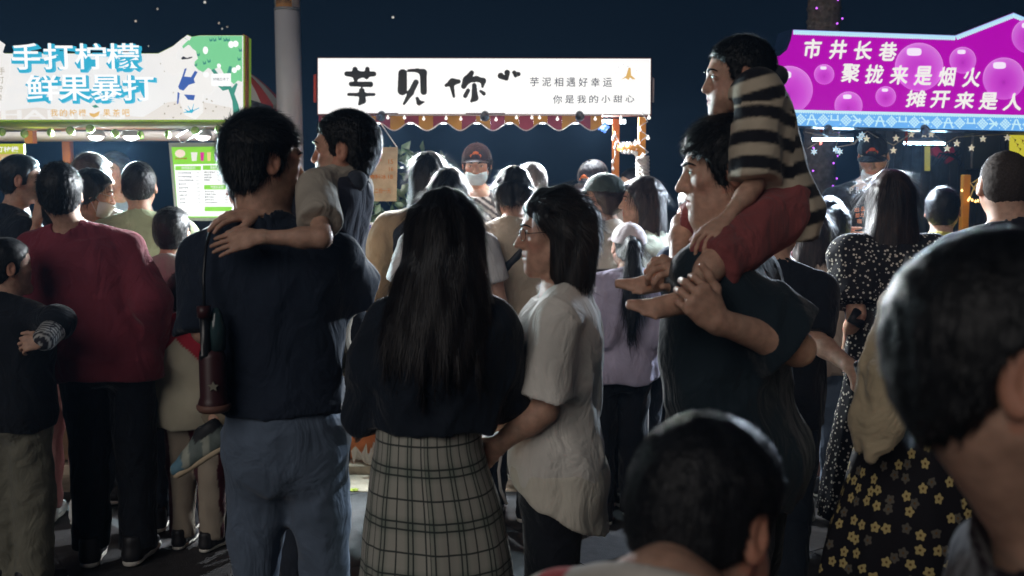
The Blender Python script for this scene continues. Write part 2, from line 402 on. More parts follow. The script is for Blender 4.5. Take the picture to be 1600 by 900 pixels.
def hand(f, w, d, up, s=1.0, side=1, curl=(.25, .3, .2), spread=.12, thumb=.7, k=.006, fin=None):
    """a palm, four unequal bent fingers and a thumb. w wrist, d the way the fingers go, up the back of the hand, side=+1 thumb towards cross(d, up)"""
    d = nrm(d); up = nrm(up-d*(up@d)); t = np.cross(d, up)*side
    P = lambda a, b, c: w+(d*a+t*b+up*c)*s
    f.cone(P(-.01, 0, 0), P(.035, .004, 0), .024*s, .030*s, .02*s, 'u', (up, 1.75))
    f.cone(P(.03, .016, 0), P(.075, .019, .002), .022*s, .020*s, .016*s, 'u', (up, 1.9))
    f.cone(P(.03, -.014, 0), P(.07, -.020, 0), .022*s, .018*s, .016*s, 'u', (up, 1.9))
    for i, (b, a0, L, r) in enumerate(((.031, .086, .070, .0088), (.0105, .091, .078, .0090), (-.010, .087, .072, .0086), (-.030, .078, .056, .0078))):
        g = fin[i] if fin else curl
        sp = (1.5-i)*spread
        p = P(a0-.012, b, .001); ang = 0; dd = d*math.cos(sp)+t*math.sin(sp)
        f.cone(P(.05, b*.75, 0), p, .0115*s, r*s*1.1, k*s)
        for seg, (fr, cu) in enumerate(zip((.45, .32, .23), g)):
            ang += cu
            q = p+(dd*math.cos(ang)-up*math.sin(ang))*L*fr*1.08*s
            f.cone(p, q, r*s*(1-.1*seg), r*s*(.92-.1*seg), k*s*.7); p = q
    p = P(.012, .020, -.006)
    for L, r, (x, y, z) in ((.045, .0125, (.72, .65, -.25)), (.034, .0105, (.80+.1*(1-thumb), .45*thumb, -.22)), (.027, .009, (.95, .2*thumb, -.18))):
        q = p+nrm(d*x+t*y+up*z)*L*s; f.cone(p, q, r*s, r*.9*s, .010*s); p = q
    return f
def wr_soft(amp, sc, seed, zs=.5, ridge=True):
    """soft folds of cloth, as a sum of slanted waves"""
    g = np.random.default_rng(seed); ws = []
    for i in range(9):
        k = g.normal(0, 1, 3)*V(1, 1, zs); k = k/np.linalg.norm(k)*sc*g.uniform(.7, 2.4)*1.5; ws.append((k, g.uniform(0, 6.28), g.uniform(.5, 1)))
    def fn(x, y, z):
        v = 0
        for i, (k, ph, a) in enumerate(ws):
            t = k[0]*x+k[1]*y+k[2]*z+ph+1.2*np.sin(.35*k[1]*x-.30*k[0]*z+ph)
            if ridge and i % 3: v = v-a*1.25*((1-np.abs(np.sin(t*.5)))**1.8-.3)*(.6+.4*np.sin(.23*k[0]*z*2+ph*2))
            else: v = v+a*np.sin(t)*(.5 if ridge else 1)
        return amp*v/1.35
    return fn
def head_scale(H): return float(np.interp(H, [.9, 1.0, 1.2, 1.4, 1.5, 1.75], [.80, .84, .88, .92, .95, .99]))
class Person:
    """H standing height, g the ground point under the hips (z of the soles), yaw the way the chest faces (0 = away from the camera, 90 = left)"""
    def __init__(s, label, g, H, yaw=0, cat='person', group=None, q=1.0, seed=1, wide=1.0, deep=1.0, lean=(0, 0), hip=None, belly=0, hs=None, shw=1.0, crouch=0):
        s.H = H; s.g = np.asarray(g, float); s.yaw = yaw; s.q = q; s.seed = seed; s.wide = wide; s.deep = deep; s.belly = belly; s.shw = shw
        s.R = Rz(yaw); s.lean = lean
        s.root = empty('person', s.g, label, cat, group)
        s.rg = np.random.default_rng(seed)
        s.hs = hs or head_scale(H)
        s.arm = {}; s.leg = {}; s.hands = []; s.fineboxes = []; s.body = F()
    def L(s, x, y, z):
        """local fractions of the height -> world, with the lean"""
        t = min(1.25, max(0, (z-.5)/.32)); return s.g+s.R@(V(x, y, z)*s.H+V(s.lean[0], s.lean[1], 0)*t)
    def secs(s, off=0, z0=.46, z1=.845, box=0.0):
        W, Dp, H = s.wide, s.deep, s.H; be = s.belly
        T = [(.46, .088*W, .062*Dp, -.005), (.50, .097*W, .070*Dp, -.008), (.545, .100*W, .074*Dp+be*.3, -.006+be*.2), (.62, .088*W, .062*Dp+be, .0+be), (.70, .097*W, .066*Dp+be*.5, .0+be*.4), (.755, .108*W*s.shw, .068*Dp, 0), (.795, .112*W*s.shw, .058*Dp, -.004), (.822, .088*W*s.shw, .044*Dp, -.008), (.845, .040*W, .036*Dp, -.006)]
        mx = max(r[1] for r in T)
        out = []
        for z, a, b, cy in T:
            if box and z < .76: a = a*(1-box)+mx*box
            t = min(1.25, max(0, (z-.5)/.32)); sh = off*(1 if z < .81 else .6)
            out.append((z*H, s.lean[0]*t, cy*H+s.lean[1]*t, a*H+sh, b*H+sh))
        q = [r for r in out if z0*H-1e-6 <= r[0] <= z1*H+1e-6]
        if abs(q[0][0]-z0*H) > 1e-3:
            aa = np.array(out); q = [tuple([z0*H]+[float(np.interp(z0*H, aa[:, 0], aa[:, i])) for i in range(1, 5)])]+q
            if z0*H < out[0][0]: q[0] = (z0*H,)+out[0][1:]
        return q
    def joints(s, arms=None, legs=None):
        """arms/legs: dict side -> (elbow, wrist) / (knee, ankle) world points; side 'L' is the person's left"""
        arms = arms or {}; legs = legs or {}
        for n, sg in (('L', -1), ('R', 1)):
            sh = s.L(sg*.104*s.wide*s.shw, -.006, .790)
            e, w = arms.get(n, (None, None))[:2]
            if e is None: e = s.L(sg*(.135*s.wide*s.shw+.008), -.01, .635)
            if w is None: w = s.L(sg*(.14*s.wide*s.shw+.004), .045, .49)
            s.arm[n] = (sh, np.asarray(e, float), np.asarray(w, float))
            hp = s.L(sg*.051*s.wide, -.006, .515)
            k, a = legs.get(n, (None, None))[:2]
            if k is None: k = s.L(sg*.052*s.wide, .004, .285)
            if a is None: a = s.L(sg*.052*s.wide, -.012, .046)
            s.leg[n] = (hp, np.asarray(k, float), np.asarray(a, float))
        return s
    def build_body(s, head=None, hyaw=0, hpitch=0, hroll=0, face=True, nr=.055, handspec=None, handfine=True, child=False, male=True, legs=True, z0=.53, legtop=1.0):
        """head: centre of the head (world) or None for straight above the neck"""
        H = s.H; f = s.body; b = s.wide**.5
        s.hc = s.L(0, .012, .930) if head is None else np.asarray(head, float)
        s.nr = nr; s.hR = Rz(s.yaw+hyaw)@Ry(hroll)@Rx(hpitch); s.child = child
        f.loft(s.g, s.R, s.secs(-.012, z0), .03)
        nb = s.L(0, -.012, .825); s.nb = nb
        head_field(f, s.hc, s.hR, s.hs, child, nb, nr, face, male)
        for n, sg in (('L', -1), ('R', 1)):
            sh, e, w = s.arm[n]; a = H*b; f.cone(s.L(0, -.016, .842), sh+V(0, 0, .012*H), .026*a, .022*a, .03)
            f.chain([sh, sh+(e-sh)*.5, e], [.031*a, .026*a, .0215*a], .02)
            m = e+(w-e)*.3; f.chain([e, m, w], [.0215*a, .0225*a, .0145*a], .02)
            if legs:
                hp, k, an = s.leg[n]
                hp = hp+(k-hp)*(1-legtop); f.chain([hp, k], [.043*a, .030*a], .03); m = k+(an-k)*.3
                f.chain([k, m, an], [.031*a, .031*a, .019*a], .02)
        fb = []; hh = .0045/s.q
        r = .155*s.hs; fb.append((s.hc-r-V(0, 0, .03), s.hc+r, hh*.9 if face else hh))
        for sp in (handspec or []):
            w, d, up = [np.asarray(v, float) for v in sp[:3]]; kw = dict(sp[3]) if len(sp) > 3 else {}
            sc = kw.pop('s', H/1.72*1.0); hand(f, w, d, up, s=sc, **kw)
            c = w+nrm(d)*.09*sc; fb.append((c-.125*sc, c+.125*sc, min(.0042, .0036/s.q)))
        ok = []
        for bx in fb:      # fine boxes may not overlap
            if all(any(bx[1][i] < o[0][i] or o[1][i] < bx[0][i] for i in range(3)) for o in ok): ok.append(bx)
            else:
                j = next(j for j, o in enumerate(ok) if not any(bx[1][i] < o[0][i] or o[1][i] < bx[0][i] for i in range(3)))
                ok[j] = (np.minimum(ok[j][0], bx[0]), np.maximum(ok[j][1], bx[1]), min(ok[j][2], bx[2]))
        P, Q = fine(f, .011/s.q**.5, ok)
        s.bodyo = pmesh('body', P, Q, SKIN, s.root, cols=face_tint(P, s.hc, s.hR, s.hs))
        if face: face_bits(s.hc, s.hR, s.hs, s.root)
        return s
    # ---- clothes
    def shirt(s, m, off=.014, hem=.475, sleeve=.62, slr=(.037, .046), box=.55, name='shirt', wr=.0035, wrs=26, seed=None, collar=None, h=None, long=None, cuff=None, uparm=('L', 'R'), extra=None, neckcut=True, neckz=0):
        f = F(); H = s.H; b = s.wide**.5
        f.loft(s.g, s.R, s.secs(off, hem, .838, box), .03, cap=.006)
        for n in uparm:
            sh, e, w = s.arm[n]
            r0, r1 = slr[0]*H*b, slr[1]*H*b
            f.cone(s.L(0, -.016, .840), sh+V(0, 0, .010*H), .026*H*b+off*.7, .024*H*b+off*.7, .03)
            if long is None:
                d = e-sh; L_ = np.linalg.norm(d); d = d/L_; end = sh+d*L_*sleeve
                g = lambda x, y, z, c=end, dd=d: (x-c[0])*dd[0]+(y-c[1])*dd[1]+(z-c[2])*dd[2]
                s._capcone(f, sh, end, r0, r1, .03)
            else:
                m1 = e+(w-e)*long
                f.chain([sh, e], [r0, r1], .03); s._capcone(f, e, m1, r1, r1*(cuff or .8), .03)
        if extra: extra(f)
        if neckcut:
            rn = s.nr*s.hs*1.06; dn = nrm(s.hc+s.hR@V(0, -.024, -.05)*s.hs-s.nb); n0 = s.nb-V(0, 0, .012*H)
            f.cone(n0, n0+dn*.035*H, rn+.012+off*.3, rn+.011, .018)
            f.half(s.L(0, -.035, .868+neckz), s.R@V(0, .55, 1), .006)
            f.cone(n0-dn*.03, n0+dn*.12*H, rn+.0035, rn+.0035, .006, 's')
        if wr:
            wf = wr_soft(wr, wrs, s.seed*7+(seed or 0)); zc = s.L(0, 0, .80)[2]
            f.wrinkle(lambda x, y, z: wf(x, y, z)*np.clip((zc+.045*H-z)/(.07*H), .06, 1))
        P, Q = f.mesh(h or .0085/s.q)
        o = pmesh(name, P, Q, m, s.root); s.shirto = o
        return o
    def _capcone(s, f, a, b, ra, rb, k):
        a = np.asarray(a, float); b = np.asarray(b, float); ba = b-a; L_ = np.linalg.norm(ba); ba = ba/L_
        def fn(x, y, z):
            px, py, pz = x-a[0], y-a[1], z-a[2]; t = px*ba[0]+py*ba[1]+pz*ba[2]; tc = np.clip(t, 0, L_*2)
            qx, qy, qz = px-tc*ba[0], py-tc*ba[1], pz-tc*ba[2]
            d = np.sqrt(qx*qx+qy*qy+qz*qz)-(ra+(rb-ra)*np.clip(t/L_, 0, 1))
            return -smin(-d, -(t-L_), .006)
        m = max(ra, rb); f.add(fn, np.minimum(a, b)-m, np.maximum(a, b)+m, k)
    def pants(s, m, off=.012, top=.60, cuffz=.035, rk=.042, ra=.036, name='trousers', wr=.004, wrs=24, h=None, rt=None, full=True):
        f = F(); H = s.H; b = s.wide**.5
        f.loft(s.g, s.R, s.secs(off*.8, .455, top), .05, cap=.05)
        for n in ('L', 'R'):
            hp, k, an = s.leg[n]; d = an-k
            f.chain([hp+V(0, 0, .01), k], [.056*H*b+off*.4, (rk)*H*b], .03)
            e = k+d*(1.03 if cuffz < .06 else (1-(cuffz-.03)/.24))
            s._capcone(f, k, e, rk*H*b, ra*H*b, .02)
        if wr: f.wrinkle(wr_soft(wr, wrs, s.seed*5+3, .9))
        P, Q = f.mesh(h or .0095/s.q)
        return pmesh(name, P, Q, m, s.root)
    def shoes(s, up=None, sole=None, L_=.155, yaws=(0, 0), h=None, which=('L', 'R')):
        up = up or BLACKSHOE; sole = sole or RUBBER
        for n, dy in zip(('L', 'R'), yaws):
            if n not in which: continue
            a = s.leg[n][2]; R = s.R@Rz(dy+(8 if n == 'L' else -8)); H = s.H; z0 = a[2]-.043*H
            shoe(s.root, V(a[0], a[1], z0), R, H*.152, up, sole, h or .008/s.q)
    def hair_short(s, m=HB, th=.010, top=.014, line=HAIRLINE, strands=1500, ln=.016, h=None, wr=.0007, sm=None, lift=.42, jit=.5):
        f = hair_cap(F(), s.hc, s.hR, s.hs, th, line, top)
        f.wrinkle(wr_soft(wr, 150, s.seed+11, 1, False))
        P, Q = f.mesh(h or .0055/s.q)
        o = pmesh('hair', P, Q, m, s.root); s.hairo = o
        if strands:
            c, R = s.hc, s.hR
            def flow(p):
                q = (p-c)@R; d = np.stack([q[:, 0]*.4, .55+0*q[:, 0], -q[:, 2]*2-.02], 1) if False else np.stack([q[:, 0]*3, np.where(q[:, 2] > .05, .5, -.1), -.6+q[:, 2]*4], 1)
                return d@R.T
            p, qd = fuzz(P, Q, strands, ln*s.hs, .0006, s.rg, flow, lift, jit)
            pmesh('stray_hair', p, qd, sm or m, o)
        return o
def shoe(par, o, R, L_, up, sole, h=.007):
    """o on the floor under the ankle, R's +y the toe"""
    f = F(); P = lambda x, y, z: o+R@(V(x, y, z)*L_)
    f.cone(P(0, -.22, .16), P(0, -.20, .40), .16*L_, .17*L_, .06*L_); f.cone(P(0, -.22, .17), P(0, .34, .14), .155*L_, .17*L_, .08*L_, 'u')
    f.cone(P(0, -.05, .36), P(0, .30, .20), .15*L_, .12*L_, .1*L_); f.cone(P(.01, .3, .13), P(.02, .58, .12), .175*L_, .13*L_, .08*L_)
    f.half(P(0, 0, .05), -R[:, 2], .01)
    f.ell(P(0, -.19, .56), [.11*L_, .13*L_, .12*L_], R, .01, 's')
    p, q = f.mesh(h); so = pmesh('shoe', p, q, up, par)
    g = F(); g.cone(P(0, -.24, .05), P(0, .25, .05), .155*L_, .165*L_, .05*L_, 'u', (R[:, 2], 1.6)); g.cone(P(.01, .25, .05), P(.025, .56, .06), .18*L_, .15*L_, .05*L_, 'u', (R[:, 2], 1.6))
    g.half(P(0, 0, .002), -R[:, 2], .006); g.half(P(0, 0, .13), R[:, 2], .006)
    p, q = g.mesh(h); pmesh('sole', p, q, sole, so)
    return so

LONGLINE = [(-.6, .035), (-.14, .03), (-.10, .012), (-.05, .010), (0, .026), (.03, .040), (.055, .058), (.075, .078), (.09, .10), (.14, .14)]
def hair_long(s, m, secs, th=.016, top=.018, line=LONGLINE, strands=2500, ln=.10, wd=.0008, h=None, yaw=None, jag=.02, lift=.05, back=0, jit=.10, extra=None, sm=None, wr=.0016):
    """secs: height below/above the head centre, x shift, y shift (minus = back), half width, half depth (head units)"""
    c, R, k = s.hc, s.hR, s.hs; f = F()
    P = lambda x, y, z: c+R@(V(x, y, z)*k)
    f.ell(P(0, -.014, .03), [(.073+th)*k, (.094+th)*k, (.084+top)*k], R, .02)
    Ry_ = Rz(s.yaw if yaw is None else yaw)
    f.loft(c, Ry_, [[v*k for v in q] for q in secs], .025, cap=.02)
    if extra: extra(f, P)
    zl = np.array([q[0] for q in line])*k; yl = np.array([q[1] for q in line])*k
    def cut(x, y, z):
        u = (x-c[0])*R[0, 0]+(y-c[1])*R[1, 0]+(z-c[2])*R[2, 0]; v = (x-c[0])*R[0, 1]+(y-c[1])*R[1, 1]+(z-c[2])*R[2, 1]; w = (x-c[0])*R[0, 2]+(y-c[1])*R[1, 2]+(z-c[2])*R[2, 2]
        return -np.minimum((v-np.interp(w+np.abs(u)*.12, zl, yl))*.75, .2)
    f.custom(cut, .012, 's')
    g = wr_soft(wr, 60, s.seed+31, .08, False); f.wrinkle(g)
    if jag:
        zb = min(q[0] for q in secs)*k+c[2]
        def jg(x, y, z):
            t = np.clip((zb+.09-z)/.09, 0, 1)
            return t*jag*(.6*np.sin(x*140+y*37)+.5*np.sin(x*61-y*90+1)+.5*np.sin(x*233+2+y*50))
        f.wrinkle(jg)
    Pm, Q = f.mesh(h or .0075/s.q)
    o = pmesh('hair', Pm, Q, m, s.root); s.hairo = o
    if strands:
        cr = P(0, -.03, .12)
        def flow(p):
            d = p-cr; d[:, 2] = np.minimum(d[:, 2], 0)*1.2-.03; return d*V(.5, .5, 1.6)-R[:, 1]*back*np.exp(-np.maximum(0, c[2]+.02-p[:, 2:])/.03)*.2
        p, qd = fuzz(Pm, Q, strands, ln*k, wd, s.rg, flow, lift, jit)
        pmesh('stray_hair', p, qd, sm or m, o)
    return o
def tail(s, m, pts, rs, strands=500, ln=.09, h=None, name='ponytail'):
    f = F(); f.chain(pts, rs, .02); f.wrinkle(wr_soft(.003, 90, s.seed+5, .1)); P, Q = f.mesh(h or .007/s.q); o = pmesh(name, P, Q, m, s.root)
    d0 = nrm(np.asarray(pts[-1])-np.asarray(pts[0]))
    p, q = fuzz(P, Q, strands, ln, .0009, s.rg, lambda p: np.tile(d0, (len(p), 1)), .08, .2); pmesh('stray_hair', p, q, m, o); return o
def cap(s, m, brim=None, badge=None, h=None, low=.030, tilt=8, strap=False):
    c, R, k = s.hc, s.hR@Rx(tilt), s.hs; P = lambda x, y, z: c+R@(V(x, y, z)*k); f = F()
    f.ell(P(0, -.012, .034), [.087*k, .107*k, .093*k], R, .02); f.half(P(0, 0, low), -R[:, 2], .006)
    f.ell(P(0, -.012, .02), [.080*k, .100*k, .088*k], R, .004, 's')
    if strap: f.ell(P(0, -.115, low), [.036*k, .04*k, .034*k], R, .006, 's')
    Pm, Q = f.mesh(h or .0055/s.q); o = pmesh('cap', Pm, Q, m, s.root); s.capo = o
    b = F()
    def fn(x, y, z):
        u = ((x-c[0])*R[0, 0]+(y-c[1])*R[1, 0]+(z-c[2])*R[2, 0])/k; v = ((x-c[0])*R[0, 1]+(y-c[1])*R[1, 1]+(z-c[2])*R[2, 1])/k; w = ((x-c[0])*R[0, 2]+(y-c[1])*R[1, 2]+(z-c[2])*R[2, 2])/k
        r = np.sqrt((u/.078)**2+((v-.075)/.092)**2)-1
        hz = np.abs(w-(low+.008-u*u*3.4-(v-.08)*.10))-.0032
        return np.maximum(np.maximum(r*.07, hz*.8), .075-v)*k
    b.add(fn, P(0, .07, .02)-.17*k, P(0, .07, .02)+.17*k, .004)
    p, q = b.mesh(.0042/max(.7, s.q)); pmesh('brim', p, q, brim or m, o)
    MB().ball(P(0, -.012, .128), .008*k, 8, 5, (1, 1, .6)).build('button', m, o)
    if badge:
        pts = [(-.030, -.012), (-.033, -.004), (-.027, .004), (-.020, .006), (-.013, .018), (.0, .022), (.013, .018), (.020, .006), (.027, .004), (.033, -.004), (.030, -.012)]
        f2 = lambda x, z, d: P(x, .092-abs(x)*.35-max(0, z)*.35+d, .062+z)
        vs = [f2(x, z, .006) for x, z in pts]+[f2(x, z, -.01) for x, z in pts]; n = len(pts)
        bo = MB().add(vs, [tuple(range(n))]+[(i, i+n, (i+1) % n+n, (i+1) % n) for i in range(n)]).build('badge', badge, o)
        for i in (-1, 0, 1):
            b_ = MB()
            for dx, dz, w_, h_ in ((0, .0045, .012, .0024), (0, 0, .012, .0024), (0, -.0045, .012, .0024), (-.004, 0, .0024, .012), (.004, 0, .0024, .012)):
                x0 = i*.0155+dx; b_.add([f2(x0+a*w_/2, .001+dz+e*h_/2, .0085) for a, e in ((-1, -1), (1, -1), (1, 1), (-1, 1))], [(0, 1, 2, 3)])
            b_.build('badge_lettering', EYED, bo)
    return o
def mask(s, m, drop=0):
    c, R, k = s.hc, s.hR, s.hs; P = lambda x, y, z: c+R@(V(x, y, z-drop)*k); f = F()
    f.ell(P(0, .044, -.055), [.064*k, .062*k, .062*k], R, .01); f.cone(P(0, .07, -.02), P(0, .104, -.03), .02*k, .014*k, .03*k)
    f.half(P(0, .034, 0), -R[:, 1], .006); f.half(P(0, 0, -.008), R[:, 2]+R[:, 1]*.25, .006); f.half(P(0, 0, -.108), -R[:, 2], .006)
    def pl(x, y, z):
        w = ((x-c[0])*R[0, 2]+(y-c[1])*R[1, 2]+(z-c[2])*R[2, 2])/k
        return .0012*np.sin(w*380)
    f.wrinkle(pl); p, q = f.mesh(.005/s.q**.5); o = pmesh('face_mask', p, q, m, s.root)
    for sg in (-1, 1): MB().tube([P(sg*.058, .04, -.03), P(sg*.074, .0, .0), P(sg*.081, -.012, .012), P(sg*.08, -.02, -.01), P(sg*.058, .035, -.085)], .0013*k, 5).build('ear_loop', m, o)
    return o
def glasses(s, m=None):
    c, R, k = s.hc, s.hR, s.hs; P = lambda x, y, z: c+R@(V(x, y, z)*k); m = m or mat('glasses_frame', (.03, .028, .03), .25, .6, metal=.6); o = None
    for sg in (-1, 1):
        r = MB().tube([P(sg*(.033+.021*math.cos(a)), .093-.012*abs(math.cos(a)*.5+.5), .004+.016*math.sin(a)) for a in np.linspace(0, 6.283, 19)], .0011*k, 5)
        q = r.build('glasses', m, s.root); o = o or q
        MB().tube([P(sg*.053, .083, .008), P(sg*.073, .055, .010), P(sg*.082, -.01, .012)], .0011*k, 5).build('temple', m, q)
    MB().tube([P(-.012, .096, .007), P(0, .099, .010), P(.012, .096, .007)], .0011*k, 5).build('bridge', m, o)
    return o
def sheet(name, par, o, R, rings, m, nu=112, nv=40, folds=(9, .05), seed=0, uvw=.2):
    """a skirt: rings (z, half width, half depth, y shift); UV in metres"""
    q = np.array(sorted(rings)); zz = np.linspace(q[0, 0], q[-1, 0], nv); I = [smooth_interp(zz, q[:, 0], q[:, i]) for i in (1, 2, 3)]
    th = np.linspace(0, 2*np.pi, nu+1); g = np.random.default_rng(seed); P = []; UV = []
    ph = g.uniform(0, 6.28, 4)
    for i, z in enumerate(zz):
        t = 1-i/(nv-1); f = 1+folds[1]*t*(np.sin(folds[0]*th+ph[0]+.8*np.sin(2*th+ph[3])+z*1.5)*.6+.5*np.sin((folds[0]//2)*th+ph[1])*1+.3*np.sin((folds[0]*2+1)*th+ph[2]))+.006*np.sin(z*40+3*th+ph[1])
        P.append(np.stack([I[0][i]*f*np.cos(th), I[2][i]+I[1][i]*f*np.sin(th), z+0*th], 1)); UV.append(np.stack([th*uvw, z+.008*np.sin(3*th+ph[2])*(t), ], 1))
    P = np.concatenate(P); UV = np.concatenate(UV); n = nu+1
    Q = np.array([(i*n+j, i*n+j+1, (i+1)*n+j+1, (i+1)*n+j) for i in range(nv-1) for j in range(nu)])
    return pmesh(name, o+P@R.T, Q, m, par, uv=UV)
def mk(label, px, ptop, Y, yaw=0, gz=0.0, bx=None, ht=.013, **kw):
    """a person whose crown stands at pixel (px, ptop), at distance Y; bx: pixel column of the hips"""
    top = at(px, ptop, Y); H = (top[2]-gz-.126)/.93
    for _ in range(3): H = (top[2]-gz-ht-.115*head_scale(H))/.93
    g = at(px if bx is None else bx, 450, Y); g = V(g[0], Y, gz)
    p = Person(label, g, H, yaw, **kw)
    hx = top[0]-g[0]; d = p.R.T@V(hx, 0, 0); p.lean = (p.lean[0]+d[0], p.lean[1]+d[1])
    return p
# ------------------------------------------------------------------ setting
class Plane:
    """an upright plane through o, turned by yaw degrees; px -> world, world <-> local x/z"""
    def __init__(s, o, yaw=0): s.o = np.asarray(o, float); s.R = Rz(yaw); s.n = s.R@V(0, 1, 0)
    def pt(s, px, py):
        d = at(px, py, 1.0)-V(0, 0, CAM_H); c = V(0, 0, CAM_H)
        return c+d*(((s.o-c)@s.n)/(d@s.n))
    def loc(s, px, py): q = (s.pt(px, py)-s.o)@s.R; return (q[0], q[2])
def flat(name, poly, pl, m, parent, t=.004, lift=0.0):
    return MB().prism([pl.loc(*p) for p in poly], pl.o-pl.n*lift, pl.R, t).build(name, m, parent)
def text_geo(body, offset=0, shear=0):
    c = bpy.data.curves.new('lettering', 'FONT'); c.body = body; c.offset = offset; c.shear = shear; c.resolution_u = 3
    o = bpy.data.objects.new('lettering', c); COL.objects.link(o)
    me = bpy.data.meshes.new_from_object(o.evaluated_get(bpy.context.evaluated_depsgraph_get()))
    bpy.data.objects.remove(o); bpy.data.curves.remove(c)
    vs = np.array([v.co for v in me.vertices]); fs = [tuple(p.vertices) for p in me.polygons]; bpy.data.meshes.remove(me)
    return vs, fs
TXT = {}
def text(name, body, box, pl, m, parent, offset=0, shear=0, lift=.006, multi=None, thick=0, grow=0):
    """lettering fitted into a pixel box (x0, y0, x1, y1) on the plane; thick gives the letters raised sides"""
    key = (body, offset, shear)
    if key not in TXT: TXT[key] = text_geo(body, offset, shear)
    vs, fs = TXT[key]
    lo, hi = vs.min(0), vs.max(0)
    a = pl.loc(box[0], box[3]); b = pl.loc(box[2], box[1]); c = pl.loc(box[2], box[3])
    u = (vs[:, 0]-lo[0])/max(1e-6, hi[0]-lo[0]); w = (vs[:, 1]-lo[1])/max(1e-6, hi[1]-lo[1])
    u = u*(1+2*grow)-grow; w = w*(1+2*grow)-grow
    X = a[0]+(b[0]-a[0])*u; Z = a[1]+(c[1]-a[1])*u+(b[1]-c[1])*w
    P = pl.o-pl.n*lift+(pl.R@np.stack([X, 0*X, Z])).T
    me = bpy.data.meshes.new(name); F_ = list(fs); Pl = P
    if multi:       # heavier strokes: the same outline again, nudged
        kk = np.linalg.norm(pl.pt(800, 200)-pl.pt(801, 200)); n = len(P); Pl = np.concatenate([P]+[P+pl.R@V(dx*kk, -.0012*(i+1), dz*kk) for i, (dx, dz) in enumerate(multi)])
        F_ = [tuple(v+n*i for v in f) for i in range(len(multi)+1) for f in fs]
    if thick:
        n = len(P); Pl = np.concatenate([P, P+pl.n*thick]); cnt = {}
        for f in fs:
            for i in range(len(f)):
                e = (f[i], f[(i+1) % len(f)]); cnt[e] = 1
        F_ += [(e[0], e[0]+n, e[1]+n, e[1]) for e in cnt if (e[1], e[0]) not in cnt]
    me.from_pydata(Pl.tolist(), [], F_); me.update(); me.materials.append(m)
    return link(name, me, parent)
def row(name, s, b0, b1, pl, m, parent, offset=0, shear=0, **k):
    """characters spread evenly between the first box and the last"""
    n = len(s)
    for i, ch in enumerate(s):
        t = i/max(1, n-1); text(name, ch, tuple(b0[j]+(b1[j]-b0[j])*t for j in range(4)), pl, m, parent, offset, shear, **k)
def strokes(name, chains, pl, m, parent, lift=.004, h=.0022, grow=1.0):
    """brush strokes: each a list of (px, py, radius px)"""
    f = F()
    for ch in chains:
        for (x0, y0, r0), (x1, y1, r1) in zip(ch, ch[1:]):
            a, b = pl.pt(x0, y0)-pl.n*lift, pl.pt(x1, y1)-pl.n*lift; k = np.linalg.norm(pl.pt(800, 200)-pl.pt(801, 200))
            f.cone(a, b, r0*k*grow, r1*k*grow, .006, 'u', (pl.n, 5))
    P, Q = f.mesh(h); return pmesh(name, P, Q, m, parent)
# --- ground: dark slabs laid at an angle, with pale joints
GROUND = mat('ground', (.034, .032, .034), .85, .3, noise=.3, nscale=3, bump=.3, bscale=40)
PAVE = mat('paving', (.034, .032, .033), .75, .3, noise=.28, nscale=22, bump=.35, bscale=150)
JOINT = mat('joint', (.16, .15, .14), .9, noise=.5, nscale=14)
STONE = mat('border_stone', (.40, .33, .25), .7, .3, noise=.25, nscale=12, bump=.3, bscale=70)
gb = MB().box((0, 28, -.06), (70, 70, .1)); tag(gb.build('ground', GROUND), kind='structure')
pv = tag(MB().box((0, 3.1, -.0085), (11, 3.76, .006)).build('pavement', JOINT), kind='structure')
SL = .9; Rg = Rz(33); sl_me = None
for i in range(-9, 10):
    for j in range(-9, 10):
        c = Rg@V((i+.13)*SL, (j+.42)*SL, 0)+V(0, 3.4, 0)
        if abs(c[0]) > 4.4 or not 1.3 < c[1] < 5.3: continue
        hs_ = SL/2-.0022
        poly = [Rg@V(a*hs_, b*hs_, 0)+c for a, b in ((-1, -1), (1, -1), (1, 1), (-1, 1))]
        def clip(pl_, ax, lim, keep):
            o = []
            for a, b in zip(pl_, pl_[1:]+pl_[:1]):
                ia, ib = keep*(a[ax]-lim) <= 0, keep*(b[ax]-lim) <= 0
                if ia: o.append(a)
                if ia != ib: t = (lim-a[ax])/(b[ax]-a[ax]); o.append(a+(b-a)*t)
            return o
        poly = clip(poly, 1, 4.975, 1)
        if len(poly) < 3: continue
        n = len(poly); dz = rnd.uniform(-.0008, .0012)
        vs = [V(p[0], p[1], dz) for p in poly]+[V(p[0], p[1], -.006) for p in poly]
        MB().add(vs, [tuple(range(n))]+[(k, k+n, (k+1) % n+n, (k+1) % n) for k in range(n)]).build('paving_slab', PAVE, pv)
kb = tag(MB().box((0, 5.5, -.02), (11, .7, .03)).build('step', JOINT), kind='structure')
for i in range(-6, 6):
    x = i*.84+.31
    MB().box((x, 5.125, -.006), (.834, .285, .02), bev=.004).build('border_stone', STONE, kb)
    MB().box((x+.3, 5.43, .022), (.834, .31, .062), bev=.006).build('step_stone', STONE, kb)
MB().box((0, 6.6, -.002), (11, 2.0, .018)).build('stall_floor', mat('stall_floor', (.03, .03, .032), .8), kb)
